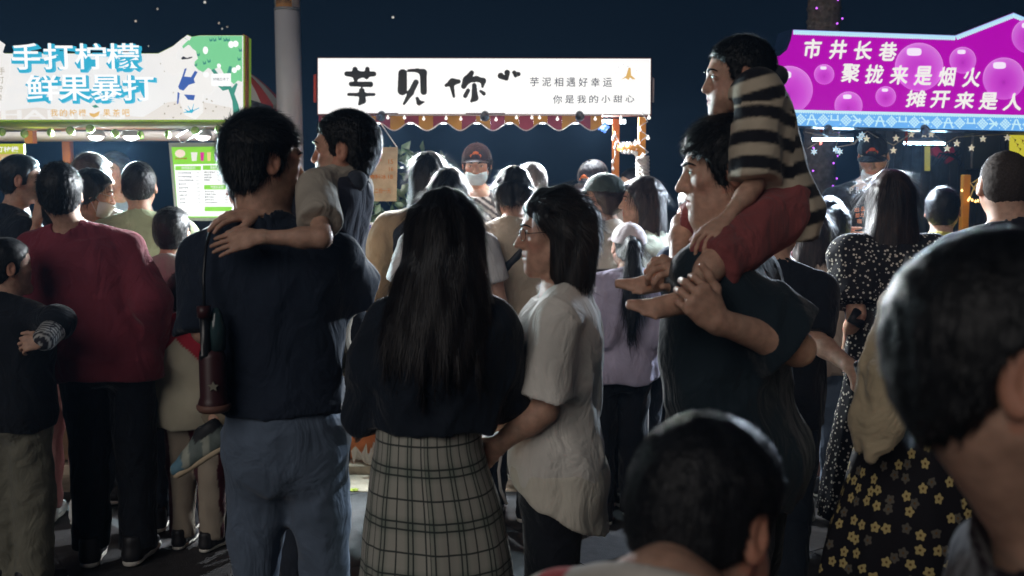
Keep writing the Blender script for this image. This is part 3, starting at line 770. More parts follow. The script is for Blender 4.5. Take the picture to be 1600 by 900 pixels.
# --- pole behind the father
POLEM = mat('pole_paint', (.52, .50, .52), .32, .5, noise=.06, nscale=5)
po = at(453, 200, 6.4); pole = empty('lamp_pole', (po[0], 6.4, 0), 'tall pale grey round pole with an orange number plate behind the father', 'pole')
MB().tube([V(po[0], 6.4, z) for z in (0, 1.5, 2.63)], .079, 28).build('shaft', POLEM, pole)
MB().tube([V(po[0], 6.4, z) for z in (2.63, 2.645)], .0815, 28).build('joint_ring', mat('ring', (.22, .22, .23), .4, .5), pole)
MB().tube([V(po[0], 6.4, z) for z in (2.645, 4.6)], .077, 28).build('upper_shaft', POLEM, pole)
PLATE = mat('plate_orange', (.42, .19, .045), .5)
def on_pole(z, a): return V(po[0]+.0785*math.sin(a), 6.4-.0785*math.cos(a), z)
zb, zt = at(453, 14, 6.33)[2], at(453, -30, 6.33)[2]
b = MB(); n = 14; AA = [-.82+1.4*i/n for i in range(n+1)]
b.add([on_pole(z, a)*1 for z in (zb, zt) for a in AA], [(i, i+1, n+2+i, n+1+i) for i in range(n)], True); plate = b.build('number_plate', PLATE, pole)
for body, z0, z1, a0, a1 in (('02011695', zb+.035, zb+.06, -.74, .5), ('BAI', zb+.095, zt-.02, -.62, .42)):
    vs, fs = text_geo(body, .01); lo, hi = vs.min(0), vs.max(0); me = bpy.data.meshes.new('lettering')
    me.from_pydata([tuple(V(po[0]+.0800*math.sin(a), 6.4-.0800*math.cos(a), z0+(v[1]-lo[1])/(hi[1]-lo[1])*(z1-z0))) for v in vs for a in [a0+(v[0]-lo[0])/(hi[0]-lo[0])*(a1-a0)]], [], fs)
    me.update(); me.materials.append(mat('print_black', (.02, .018, .02), .6)); link('plate_lettering', me, plate)
# --- palm trunk with purple lights
PALM = mat('palm_bark', (.105, .085, .07), .9, noise=.4, nscale=30, bump=.8, bscale=60)
pp = at(1285, 100, 7.4); palm = empty('palm_trunk', (pp[0], 7.4, 0), 'ringed brown palm trunk wound with tiny purple lights behind the magenta sign', 'tree')
pr = []; zz = np.arange(0, 4.6, .022)
for i, z in enumerate(zz): pr.append((.112+.010*((i % 4) in (0,))+rnd.uniform(0, .003)+.05*math.exp(-z*2), z))
MB().lathe((pp[0], 7.4, 0), pr, 22).build('trunk', PALM, palm)
VIO = mat('violet_led', (.55, .2, .8), .4, emit=2.2, ecol=(.62, .12, .95))
g_ = None
for i in range(46):
    z = .9+i*.052 if i < 46 else 0; a = -1.7+(i*1.13 % 3.4)
    p = V(pp[0]+.135*math.sin(a), 7.4-.135*math.cos(a), z*1.05)
    if g_ is None: g_ = MB().ball((0, 0, 0), .0068, 6, 4); o = g_.build('purple_light', VIO, palm); me0 = o.data; o.location = p
    else: o = link('purple_light', me0, palm); o.location = p
for o in [c for c in palm.children if c.name.startswith('purple_light')]: pass
# --- dark hedge behind the stalls, from leaves
LEAF = mat('leaf_dark', (.016, .024, .016), .6, .3)
def leaves(name, c, sz, n, ls, seed, m=LEAF):
    g = np.random.default_rng(seed); p = np.array(c)+(g.random((n, 3))-.5)*np.array(sz)
    a = g.normal(0, 1, (n, 3)); a /= np.linalg.norm(a, axis=1)[:, None]; b_ = g.normal(0, 1, (n, 3)); b_ -= a*(a*b_).sum(1)[:, None]; b_ /= np.linalg.norm(b_, axis=1)[:, None]
    nn = np.cross(a, b_); L = ls*(.6+.8*g.random((n, 1)))
    vs = np.stack([p, p+a*L*.5+b_*L*.26+nn*L*.06, p+a*L, p+a*L*.5-b_*L*.26+nn*L*.06], 1).reshape(-1, 3)
    return vs, np.arange(n*4).reshape(n, 4)
vs, fs = leaves('hedge', (0, 9.6, .5), (13, .8, 1.1), 9000, .11, 3); h_ = pmesh('hedge', vs, fs, LEAF, None, False); tag(h_, kind='stuff', label='dark hedge of broad leaves behind the stalls', cat='hedge')
bk = at(610, 330, 6.3); sb = empty('potted_shrub', (bk[0], 6.3, .06), 'dark green leafy shrub behind the hanging price board', 'plant')
vs, fs = leaves('f', (bk[0]+.02, 6.35, 1.28), (.62, .45, .95), 700, .085, 5); tag(pmesh('foliage', vs, fs, mat('leaf_stall', (.05, .085, .05), .45, .4), sb, False), kind='stuff')
MB().tube([(bk[0], 6.35, .2), (bk[0]+.02, 6.35, .8), (bk[0], 6.35, 1.3)], .02, 8, .01).build('stem', mat('stem', (.06, .045, .03), .8), sb)
MB().lathe((bk[0], 6.35, .06), [(.13, 0), (.17, .26), (.18, .3), (.15, .3), (.14, .25)], 18).build('pot', mat('pot', (.2, .09, .05), .7), sb)
# ------------------------------------------------------------------ lit things
def glow(key, c, e, rough=.4): return mat(key, tuple(.12*min(.8, q) for q in c), rough, .15, emit=e, ecol=c)
WHITE = glow('sign_white', (1, 1, 1), .97); BRIGHT = glow('lightbox_white', (1, .99, .97), .98); CREAM = glow('sign_cream', (1, .93, .86), .74); PALE = glow('sign_pale', (1, .97, .94), .84)
GREENL = glow('sign_green', (.20, .62, .30), .95); GREEN2 = glow('sign_lime', (.24, .66, .06), .9); TEAL = glow('sign_teal', (.06, .32, .24), .8)
CYAN = glow('sign_cyan', (.03, .42, .62), .95); BLUEL = glow('sign_blue', (.05, .12, .42), .9); GOLD = glow('sign_gold', (.85, .52, .16), .8)
INK = mat('sign_ink', (.035, .035, .033), .6); INKL = mat('sign_grey_ink', (.025, .035, .07), .6); LINE = glow('sign_line', (.42, .36, .28), .9)
MAG = glow('sign_magenta', (.44, .0, .42), .95); SKYB = glow('sign_skyblue', (.16, .46, .92), .9); ICE = glow('sign_ice', (.58, .88, 1.0), .9)
TUBEW = glow('tube_white', (.90, .97, 1.0), 14); TUBEC = glow('tube_cool', (.45, .76, 1.0), 90); SPOTW = glow('spot_white', (1, .97, .92), 12)
FRAME = mat('sign_frame', (.05, .028, .022), .5); ORANGE = mat('orange_paint', (.62, .24, .03), .5, noise=.08); RUST = mat('rust_orange', (.42, .13, .04), .55)
NAVY = mat('navy_paint', (.012, .028, .075), .35, .5); WOOD = mat('counter_wood', (.50, .15, .045), .5, noise=.15, nscale=20); WTRIM = mat('white_trim', (.75, .73, .7), .7)
BULBL = glow('bulb_lit', (1, .95, .88), 1.3); BULB = mat('bulb_plastic', (.80, .79, .77), .35, .5, emit=.10, ecol=(1, .95, .9)); WIRE = mat('white_wire', (.62, .58, .55), .6); DARKW = mat('dark_wire', (.03, .03, .03), .6)
REDP = mat('red_cloth', (.55, .06, .03), .7); WHP = mat('white_cloth', (.68, .64, .58), .8)
def bulbs(name, label, cat, pts, par_path, r=.014, wire=WIRE, bm=BULB, group=None, wr_=.0028, bname='bulb', shape=None):
    """a string with its bulbs: the cord is one part, every bulb one more"""
    e = empty(name, pts[0], label, cat, group)
    if par_path is not None: MB().tube(par_path, wr_, 5).build('cord', wire, e)
    me = None
    for p in pts:
        if me is None:
            mb = MB()
            if shape: shape(mb)
            else: mb.ball((0, 0, 0), r, 10, 7); mb.tube([(0, 0, r*.8), (0, 0, r*1.7)], r*.42, 8)
            o = mb.build(bname, bm, None); me = o.data; o.parent = e; o.matrix_parent_inverse = e.matrix_basis.inverted()
        else: o = link(bname, me, e)
        o.location = p
    return e
ADDEDH = mat('added_spot_black', (.03, .03, .03), .4, .5)
def spot(parent, p, tgt, watts, col, size=150, r=.018, body=True):  # body builds the black housing of an added spot
    p = np.asarray(p, float); d = nrm(np.asarray(tgt, float)-p)
    if body:
        z = -d; x = nrm(np.cross(V(0, 0, 1), z)); R_ = np.stack([x, np.cross(z, x), z], 1)
        h = MB().lathe(p-d*.006, [(.012, .05), (.020, .045), (.026, .0), (.022, .0), (.016, .02), (.0, .02)][::-1], 14, R_).build('added_spot', ADDEDH, parent)
        parent = h
    l = bpy.data.lights.new('lamp_or_added_light', 'SPOT'); l.energy = watts; l.color = col; l.spot_size = math.radians(size); l.spot_blend = .6; l.shadow_soft_size = r
    o = bpy.data.objects.new('lamp_or_added_light', l); COL.objects.link(o); o.location = p+d*.02
    x = nrm(np.cross(V(0, 0, 1), -d)); y = np.cross(-d, x)
    import mathutils
    o.rotation_euler = mathutils.Matrix(np.stack([x, y, -d], 1).tolist()).to_euler()
    return o
# ================= left stall: lemon drinks
YL = 5.5; PL = Plane(V(0, YL, 0)); c0 = PL.pt(190, 188)
stl = empty('drink_stall', (c0[0], YL+.3, .06), 'lemon drink stall at the left with a white board of raised blue-edged letters', 'market stall')
out = [(-190, 84), (248, 84), (258, 79), (272, 72), (283, 63), (293, 55), (300, 58), (312, 56), (380, 56), (380, 187), (-190, 187)]
big = [(-192, 83), (247, 83), (257, 78), (271, 71), (282, 62), (293, 54), (300, 57), (312, 55), (382, 55), (382, 188.5), (-192, 188.5)]
sg = MB().prism([PL.loc(*p) for p in big], PL.o+V(0, .14, 0), PL.R, .138).build('sign_board', mat('lime_edge', (.16, .2, .02), .5, emit=.25, ecol=(.3, .6, .02)), stl)
flat('side_board', [(383.3, 55), (389, 58), (389, 187), (383.3, 190)], Plane(V(0, YL+.06, 0)), RUST, stl, .05)
flat('sign_face', out, PL, glow('lemon_face', (.98, .96, .94), .84), sg, .006)
L1 = .0062
flat('printed_hill', [(-190, 187), (-190, 172), (-20, 176), (60, 168), (120, 176), (225, 183), (262, 160), (300, 156), (380, 172), (380, 187)], PL, CREAM, sg, .002, L1)
flat('printed_tree_crown', [(283, 66), (290, 60), (297, 64), (300, 58), (312, 56.5), (379, 56.5), (379, 128), (372, 126), (366, 132), (352, 118), (344, 104), (332, 110), (326, 106), (318, 113), (308, 108), (303, 98), (308, 84), (300, 74), (295, 70), (287, 76)], PL, GREENL, sg, .003, L1)
flat('printed_trunk', [(331, 110), (336, 108), (345, 120), (352, 128), (359, 104), (363, 104), (360, 128), (363, 138), (370, 130), (372, 132), (367, 147), (373, 163), (377, 180), (372, 184), (366, 183), (364, 158), (358, 140), (349, 142), (341, 134), (350, 136), (340, 122)], PL, TEAL, sg, .004, L1+.003)
for x, y, rx, ry in ((322, 79, 4, 6), (362, 70, 4.5, 5.5), (369, 69, 4.5, 5), (343, 103, 3, 3.4), (367, 110, 4, 4.5), (373, 106, 3.6, 4), (323, 117, 4.2, 4)):
    flat('printed_lemon', [(x+rx*math.cos(i*.5236), y+ry*math.sin(i*.5236)) for i in range(12)], PL, WHITE, sg, .004, L1+.003)
for x, y in ((330, 62), (336, 62), (310, 85), (320, 98), (327, 95), (376, 78), (374, 92), (344, 60), (352, 62), (306, 101), (357, 62)):
    strokes('leaf_line', [[(x-2, y-2, .5), (x-.5, y+2, .6), (x+2, y+1.5, .5), (x+2.4, y-2.4, .4)]], PL, TEAL, sg, L1+.004, .0012)
flat('printed_card', [(332, 116), (362, 115), (362, 135), (332, 134.5)], PL, WHITE, sg, .004, L1+.008); text('card_lettering', '好喝忘不了', (335, 122, 359, 127), PL, INKL, sg, lift=L1+.0145)
# a plain worker in a blue bib lifting a wooden masher over a glass
flat('printed_worker', [(251, 85), (270, 74), (287, 60), (295, 63), (278, 80), (276, 92), (286, 96), (289, 84), (286, 78), (296, 74), (298, 71), (300, 75), (307, 80), (310, 92), (305, 97), (305, 103), (313, 112), (330, 128), (338, 138), (330, 148), (318, 148), (318, 176), (306, 187), (290, 180), (282, 160), (280, 128), (287, 112), (270, 118), (256, 104)], PL, PALE, sg, .003, L1+.0035)
flat('printed_bib', [(280, 136), (287, 118), (290, 108), (293, 107), (289, 120), (300, 121), (306, 111), (310, 113), (304, 124), (306, 130), (296, 133), (288, 142), (282, 140)], PL, BLUEL, sg, .003, L1+.0068)
flat('printed_bib', [(279, 144), (282, 146), (280, 162), (278, 163)], PL, BLUEL, sg, .003, L1+.0068); flat('printed_bib', [(289, 148), (306, 149), (304, 157), (295, 156)], PL, BLUEL, sg, .003, L1+.0068)
strokes('printed_glasses', [[(286, 92, 1.4), (288, 91, 1.6), (294, 92, 1.0)], [(297, 91, 1.3), (301, 90, .9)]], PL, INKL, sg, L1+.007, .0012)
strokes('glass_drawing', [[(289, 176, .7), (300, 175, .9), (312, 169, .6)], [(300, 175, .7), (295, 166, .5)], [(301, 174, .7), (304, 163, .5)], [(296, 175, .6), (290, 171, .5)]], PL, CYAN, sg, L1+.007, .0012)
for pts in ([(258, 178), (264, 166), (274, 163), (284, 168), (284, 178), (272, 184)], [(318, 160), (324, 155), (332, 158), (339, 167), (334, 174), (322, 170)]):
    strokes('lemon_outline', [[(x, y, .45) for x, y in pts+pts[:1]]], PL, LINE, sg, L1+.006, .0012)
for pts in ([(268, 124), (272, 145), (276, 158)], [(256, 88), (252, 100), (258, 112), (270, 118)], [(240, 172), (258, 162), (282, 160)], [(338, 165), (352, 168), (362, 172)]):
    strokes('outline_stroke', [[(x, y, .4) for x, y in pts]], PL, LINE, sg, L1+.006, .0012)
for body, bx in (('KIN', (16, 119, 48, 136)), ('KIN', (8, 146, 46, 160)), ('SHAKING', (-22, 172, 196, 186.5))):
    text('pale_lettering', body, bx, PL, PALE, sg, .02, lift=L1+.004)
row('side_lettering', '手打柠檬', (1, 106, 10, 117), (-3, 148, 5, 158), PL, LINE, sg, lift=L1+.012)
flat('printed_cup', [(-190, 80), (-22, 62), (-4, 60), (10, 70), (6, 82), (18, 90), (16, 120), (8, 150), (2, 168), (-190, 176)], PL, PALE, sg, .004, L1+.005)
for s_, b0, b1 in (('手打柠檬', (25, 69, 66, 110), (172, 69, 221, 109)), ('鲜果暴打', (47, 118, 95, 158), (197, 118, 243, 158))):
    n = len(s_)
    for i, ch in enumerate(s_):
        t = i/(n-1); bx = tuple(b0[j]+(b1[j]-b0[j])*t for j in range(4))
        text('letter_edge', ch, tuple(np.array(bx)+V(.5, 2.6, .5, 2.6)), PL, CYAN, sg, .05, lift=.034, thick=.026, grow=.05)
        text('letter', ch, bx, PL, WHITE, sg, .008, lift=.0385, thick=.004)
row('small_letter', '我的柠檬', (81, 171, 92, 182), (125, 171, 136, 182), PL, GOLD, sg, .012, lift=L1+.009); row('small_letter', '果茶吧', (163, 171, 174, 182), (193, 171, 204, 182), PL, GOLD, sg, .012, lift=L1+.009)
flat('printed_lemon', [(150+8*math.cos(i*.5236), 175+8*math.sin(i*.5236)) for i in range(12)], PL, PALE, sg, .003, L1+.008)
flat('printed_lemon_half', [(142, 177), (150, 178), (158, 174), (156, 181), (149, 184), (143, 181)], PL, GOLD, sg, .003, L1+.0115); flat('printed_leaf', [(146, 166), (152, 164), (157, 168), (150, 169)], PL, TEAL, sg, .003, L1+.0115)
flat('lemon_splash', [(48, 148), (53, 152), (58, 150), (55, 155), (58, 159), (52, 159), (48, 162)], PL, GOLD, sg, .003, L1+.008); flat('printed_slice', [(39+9.5*math.cos(i*.45), 156+10*math.sin(i*.45)) for i in range(14)], PL, PALE, sg, .004, L1+.009)
# frame, lamps and counter below the board
b = MB(); a0, a1 = PL.pt(-190, 196), PL.pt(378, 194)
MB().tube([a0+V(0, .10, 0), a1+V(0, .10, 0)], .026, 14).build('front_rail', mat('steel_rail', (.45, .38, .33), .3, .5, metal=.7), stl)
MB().tube([a0+V(0, .55, -.035), a1+V(0, .55, -.035)], .03, 14).build('back_rail', mat('pale_rail', (.6, .5, .46), .5), stl)
b = MB(); c = PL.pt(31, 203); b.box((c[0], YL+.12, c[2]-.0), (.045, .05, .135)); b.build('orange_bracket', RUST, stl)
for px in (31, 372): c = PL.pt(px, 300); MB().box((c[0], YL+.62, 1.02), (.05, .05, 1.94), bev=.004).build('post', RUST, stl)
for px in (-60, 130, 186, 302):
    c = PL.pt(px, 190)+V(0, .16, -.01)
    sd = MB().lathe(c-V(0, 0, .062), [(.058, 0), (.052, .012), (.036, .05), (.03, .062)], 6).build('lamp_shade', mat('lamp_shade', (.62, .52, .50), .5), stl)
    MB().lathe(c-V(0, 0, .068), [(.0, -.018), (.022, -.014), (.036, -.004), (.042, .008)], 12).build('lamp_lens', SPOTW, sd); spot(sd, c-V(0, .03, .10), c+V(0, -2.2, -1.1), 400, (.70, .92, 1), 132, .03, False)
b = MB(); c = PL.pt(170, 430); b.box((c[0]-.15, YL+.05, .56), (1.45, .5, .98), bev=.01); b.build('counter', mat('counter_left', (.16, .09, .05), .6, noise=.2), stl)
b = MB(); b.box((c[0]-.15, YL+.05, 1.063), (1.5, .55, .026), bev=.006); b.build('counter_top', WOOD, stl)
MB().tube([PL.pt(-150, 178)+V(0, .42, .0), PL.pt(360, 178)+V(0, .42, .0)], .012, 8).build('tube_lamp', TUBEW, stl)
b = MB(); b.box((c[0]-.15, YL+.6, PL.pt(100, 150)[2]), (1.7, .8, .03)); b.build('roof_board', mat('roof_dark', (.03, .03, .035), .7), stl)
# lime garland
pts = [(3, 206), (38, 209), (79, 207), (110, 204), (141, 201), (180, 208), (220, 211), (262, 210), (305, 204), (341, 202)]
gp = Plane(V(0, YL-.05, 0)); path = [gp.pt(-30, 196)]+[gp.pt(x, y-7+2*(i % 2)) for i, (x, y) in enumerate(pts)]+[gp.pt(372, 194)]
gl = empty('lime_garland', gp.pt(3, 198), 'cord of green lime slices hung under the left sign', 'garland'); MB().tube(path, .0018, 5).build('cord', WIRE, gl)
LIME = mat('lime_rind', (.16, .30, .03), .45, trans=0); LIMF = mat('lime_flesh', (.42, .55, .14), .5)
for i, (x, y) in enumerate(pts):
    a = (70, 60, 72, 15, 8, 55, 74, 76, 4, 66)[i]; R_ = Rz(a)@Rx(90); c = gp.pt(x, y)
    s_ = MB().lathe(c, [(.0, -.006), (.021, -.006), (.023, 0), (.021, .006), (.0, .006)], 14, R_).build('lime_slice', LIME, gl); MB().lathe(c, [(.0, -.0068), (.017, -.0068), (.017, .0068), (.0, .0068)], 12, R_).build('flesh', LIMF, s_)
# lit menu on a stand, green and white
PM = Plane(PL.pt(310, 280)+V(0, -.12, 0), -4)
mn = empty('menu_board', PM.o-V(0, 0, .25), 'lit green and white drinks menu board hanging behind the boy in grey', 'menu board')
MB().prism([PM.loc(*p) for p in ((263, 223), (378, 222), (384, 345), (274, 345))], PM.o+PM.n*.03, PM.R, .028).build('board_frame', mat('menu_frame', (.34, .37, .36), .4, .5), mn)
fc = flat('menu_face', [(268.5, 230), (374, 228.5), (380, 340), (278.5, 340)], PM, glow('menu_green', (.26, .68, .05), .85), mn, .004)
flat('menu_panel', [(273, 257), (374, 255.5), (379.5, 338), (279, 338)], PM, WHITE, fc, .003, .0045)
for bx in ((275, 259.5, 315, 266), (318, 258.5, 360, 265.5), (320, 289, 362, 296), (321, 323, 364, 330)): flat('menu_heading', [(bx[0], bx[1]), (bx[2], bx[1]), (bx[2], bx[3]), (bx[0], bx[3])], PM, GREEN2, fc, .002, .0078)
for body, bx in (('柠檬茶系列', (285, 260.5, 306, 265)), ('鲜果茶系列', (330, 259.5, 347, 264.5)), ('气泡水系列', (330, 290, 350, 295))): text('menu_lettering', body, bx, PM, PALE, fc, .01, lift=.0105)
rowsL = ['手打柠檬茶百香', '手打柠檬鸭屎香', '手打柠檬茉莉绿茶', '香水柠檬', '金桔柠檬茶', '青柠檬茶', '百香柠檬', '冰红茶', '冻柠檬']
for i, t_ in enumerate(rowsL):
    y = 269+i*5.8; text('menu_line', t_, (279+i*.35, y, 279+i*.35+3.0*len(t_), y+2.6), PM, INKL, fc, .01, lift=.009); text('menu_price', '%d元' % (12+i % 4), (307+i*.3, y, 312+i*.3, y+2.4), PM, INKL, fc, lift=.009)
for i, t_ in enumerate(['满杯百香柚子', '鲜橙多多', '杨枝甘露', '草莓酪']):
    y = 268+i*4; text('menu_line', t_, (320, y, 320+2.9*len(t_), y+2.6), PM, INKL, fc, .01, lift=.009); text('menu_price', '%d元' % (15+i % 3), (340, y, 345.5, y+2.4), PM, INKL, fc, lift=.009)
for i, t_ in enumerate(['青柠气泡水', '百香果气泡水', '蜜桃气泡水', '荔枝气泡水', '柠檬气泡金桔水']):
    y = 298+i*4.3; text('menu_line', t_, (321, y, 321+2.9*len(t_), y+2.5), PM, INKL, fc, .01, lift=.009); text('menu_price', '%d元' % (13+i % 3), (352, y, 357, y+2.4), PM, INKL, fc, lift=.009)
for x, cc, w in ((304, (.9, .88, .8), 5), (316.5, (.7, .03, .3), 3), (327, (.85, .7, .3), 3), (339, (.32, .03, .38), 3), (353, (.9, .6, .2), 4.5)):
    flat('printed_drink', [(x-w, 238), (x+w, 238), (x+w*.7, 251.5), (x-w*.7, 251.5)], PM, glow('drink%d' % x, cc, .85), fc, .002, .0045)
    text('menu_line', '手打鲜果', (x-w-2.2, 232, x-w-.6, 246), PM, PALE, fc, lift=.009) if False else None
flat('printed_lemon', [(282+8*math.cos(i*.5236), 240+6.4*math.sin(i*.5236)) for i in range(12)], PM, glow('peachy', (.95, .75, .62), .85), fc, .002, .0045); text('menu_lettering', '手打柠檬', (274, 246.5, 293, 249.5), PM, mat('sign_red', (.45, .03, .02), .5), fc, .02, lift=.0072)
MB().tube([PM.pt(283, 223), PM.pt(276, 213), PM.pt(279, 196)+V(0, .2, 0)], .003, 6).build('hanger', WIRE, mn); MB().tube([PM.pt(287, 223), PM.pt(298, 215), PM.pt(304, 196)+V(0, .2, 0)], .003, 6).build('hanger', WIRE, mn)
# small yellow menu at the far left edge
P2 = Plane(PL.pt(10, 240)+V(0, -.1, 0)); ym = empty('yellow_menu', P2.o-V(0, 0, .1), 'small lit yellow-green menu at the left edge of the photo', 'menu board')
f_ = flat('menu_face', [(-60, 225), (40, 225), (40, 290), (-60, 290)], P2, glow('menu_yellow', (.55, .62, .03), .8), ym, .02)
text('menu_lettering', '手打柠檬', (-14, 229, 32, 238), P2, PALE, f_, .02, lift=.0235); flat('menu_photo', [(-56, 243), (38, 240), (38, 288), (-56, 288)], P2, glow('menu_warm', (.85, .55, .2), .6), f_, .002, .021)
# ================= centre stall
YC = 5.5; PC = Plane(V(0, YC, 0)); c0 = PC.pt(757, 180)
stc = empty('dessert_stall', (c0[0], YC+.3, .06), 'taro dessert stall in the middle with a plain white lightbox sign', 'market stall')
sg = MB().prism([PC.loc(*p) for p in ((495.5, 89.5), (1018, 90), (1018, 180), (495.5, 180))], PC.o+V(0, .13, 0), PC.R, .128).build('sign_board', mat('sign_rim', (.10, .03, .02), .5), stc)
flat('sign_face', [(497, 91), (1016.5, 92), (1016, 178.5), (497, 178)], PC, BRIGHT, sg, .004)
for q in ((573, 622), (728, 789)): flat('sign_clip', [(q[0], 176.8), (q[1], 176.8), (q[1], 179.3), (q[0], 179.3)], PC, mat('sign_rim', (0, 0, 0)), sg, .003, .0045)
flat('side_flap', [(491, 118), (495, 116), (495, 160), (491, 160)], Plane(V(0, YC+.05, 0)), REDP, stc, .02); flat('side_flap', [(1018.6, 121), (1021.5, 124), (1021, 160), (1018.6, 160)], Plane(V(0, YC+.05, 0)), mat('flap_grey', (.5, .42, .42), .6), stc, .02)
Z = lambda pts, x=400: [[(x+a/4, b/4, r/4) for a, b, r in ch] for ch in pts]
for g_ in (
    [[(568, 462, 12), (640, 468, 17), (738, 463, 12)], [(620, 435, 13), (624, 492, 12)], [(697, 432, 11), (692, 484, 10)], [(596, 526, 12), (716, 528, 14)], [(580, 591, 8), (660, 592, 10), (738, 591, 8)], [(662, 568, 14), (666, 628, 16), (648, 650, 8)]],
    [[(917, 460, 21), (915, 566, 23)], [(955, 442, 8), (1010, 441, 9), (1046, 456, 17), (1049, 574, 16)], [(1000, 515, 14), (968, 580, 14), (926, 650, 7)], [(1008, 616, 9), (1020, 644, 11), (1048, 638, 6)]],
    [[(1188, 535, 8), (1228, 514, 17), (1266, 510, 11)], [(1226, 548, 11), (1237, 604, 7)], [(1348, 456, 12), (1318, 500, 18), (1298, 540, 13)], [(1316, 508, 10), (1378, 494, 13), (1420, 506, 13), (1416, 542, 7)], [(1364, 536, 12), (1368, 612, 16), (1348, 632, 8)], [(1326, 566, 10), (1308, 600, 11)], [(1404, 570, 7), (1424, 586, 10)]]):
    strokes('letter', Z(g_), PC, INK, sg, .006, grow=1.30)
for g_ in ([[(1530, 475, 15), (1560, 495, 8)], [(1570, 455, 14), (1573, 498, 5)]], [[(1614, 455, 11), (1620, 476, 6)], [(1640, 464, 11), (1622, 476, 6)]]): strokes('heart', Z(g_), PC, INK, sg, .006, grow=1.35)
row('small_letter', '芋泥相遇好幸运', (828, 121, 842, 135), (942, 122, 956, 136), PC, INKL, sg, .004, lift=.0075); row('small_letter', '你是我的小甜心', (864, 149, 878, 162), (977, 149, 991, 160), PC, INKL, sg, .004, lift=.0075)
flat('printed_leaf', [(970, 125), (978, 119), (982, 106), (985, 106), (986, 118), (993, 124), (988, 124), (984, 121), (982, 125), (977, 122)], PC, GOLD, sg, .002, .0045)
strokes('printed_line', [[(963, 122, .3), (961, 114, .3), (966, 105, .3), (974, 101, .3), (981, 104, .35), (984, 112, .4)], [(989, 107, .3), (994, 110, .3), (998, 117, .3)]], PC, glow('pale_line', (.5, .5, .62), .9), sg, .005, .0012)
# scalloped valance: every stripe its own piece
OCH = mat('awning_ochre', (.52, .27, .05), .8, noise=.1); MRN = mat('awning_maroon', (.20, .035, .06), .8, noise=.1)
PV = Plane(V(0, YC+.06, 0)); xs = 498; k = 0
wave = lambda x: 197.5+6.5*math.cos((x-616)/51.5*2*math.pi)
while xs < 940:
    xe = min(xs+22.3, 941); n = 8; X = [xs+(xe-xs)*i/n for i in range(n+1)]
    flat('valance_stripe', [(x, wave(x)) for x in X]+[(xe, 174), (xs, 174)], PV, OCH if k % 2 else MRN, stc, .003)
    xs = xe+.05; k += 1
MB().tube([PV.pt(x, wave(x))-V(0, .003, 0) for x in np.arange(498, 942, 4)], .0032, 5).build('valance_trim', WTRIM, stc)
cA, cB = PC.pt(500, 176), PC.pt(1012, 176)
for k in range(12):
    x0 = cA[0]+(cB[0]-cA[0])*k/12; x1 = cA[0]+(cB[0]-cA[0])*(k+1)/12-.002
    MB().add([(x0, YC+.14, cA[2]+.2), (x1, YC+.14, cA[2]+.2), (x1, YC+1.2, cA[2]+.42), (x0, YC+1.2, cA[2]+.42), (x0, YC+.14, cA[2]+.19), (x1, YC+.14, cA[2]+.19), (x1, YC+1.2, cA[2]+.41), (x0, YC+1.2, cA[2]+.41)], [(0, 1, 2, 3), (7, 6, 5, 4), (0, 4, 5, 1), (2, 6, 7, 3), (1, 5, 6, 2), (0, 3, 7, 4)]).build('canopy_stripe', OCH if k % 2 else MRN, stc)
for px, Y in ((962.5, YC+.14), (1004, YC-.02), (546, YC+.14), (508, YC-.02)):
    c = at(px, 230, Y); zt_ = PC.pt(757, 181)[2]; Y = max(Y, YC+.0); MB().box((c[0], Y+.02, zt_/2+.02), (.040, .040, zt_-.05), bev=.004).build('post', ORANGE if px > 1000 or px < 510 else mat('orange_paint_dull', (.55, .19, .035), .55), stc)
c1, c2 = at(968, 231, YC+.14), at(1000, 231, YC)
MB().tube([c1, c2], .022, 10).build('cross_bar', ORANGE, stc)
cc = PC.pt(757, 500); MB().box((cc[0], YC+.12, .55), (1.78, .5, .98), bev=.01).build('counter', WOOD, stc); MB().box((cc[0], YC+.12, 1.06), (1.82, .56, .03), bev=.006).build('counter_top', mat('counter_top', (.55, .13, .04), .4, .5), stc)
for dy, dz, m_ in ((.55, .0, TUBEW),):
    MB().tube([PC.pt(520, 180)+V(0, dy, dz), PC.pt(995, 180)+V(0, dy, dz)], .012, 8).build('tube_lamp', m_, stc)
MB().tube([PC.pt(520, 178)+V(0, .12, 0), PC.pt(945, 178)+V(0, .12, 0)], .008, 6).build('strip_lamp', glow('strip_warm', (1, .88, .74), 30), stc)
for px in (597, 758, 905):  # added spots: carry the white sign's light onto the crowd
    p = PC.pt(px, 181)+V(0, -.06, -.012); spot(stc, p, p+V(0, -2.2, -.9), 150, (.90, .96, 1), 132)
for px in (616, 719, 822, 925):  # added spots hidden behind the valance, brightening customers from the stall side
    p = at(px, 300, 5.70); p[2] = 1.878; spot(stc, p, p+V(0, -2.5, -.35), 190, (.90, .96, 1), 140)
for px in (650, 860):  # added spots inside the stall, brightening the workers
    p = PC.pt(px, 181)+V(0, .30, .02); spot(stc, p, p+V(0, .45, -1), 22, (1, .97, .93), 140)
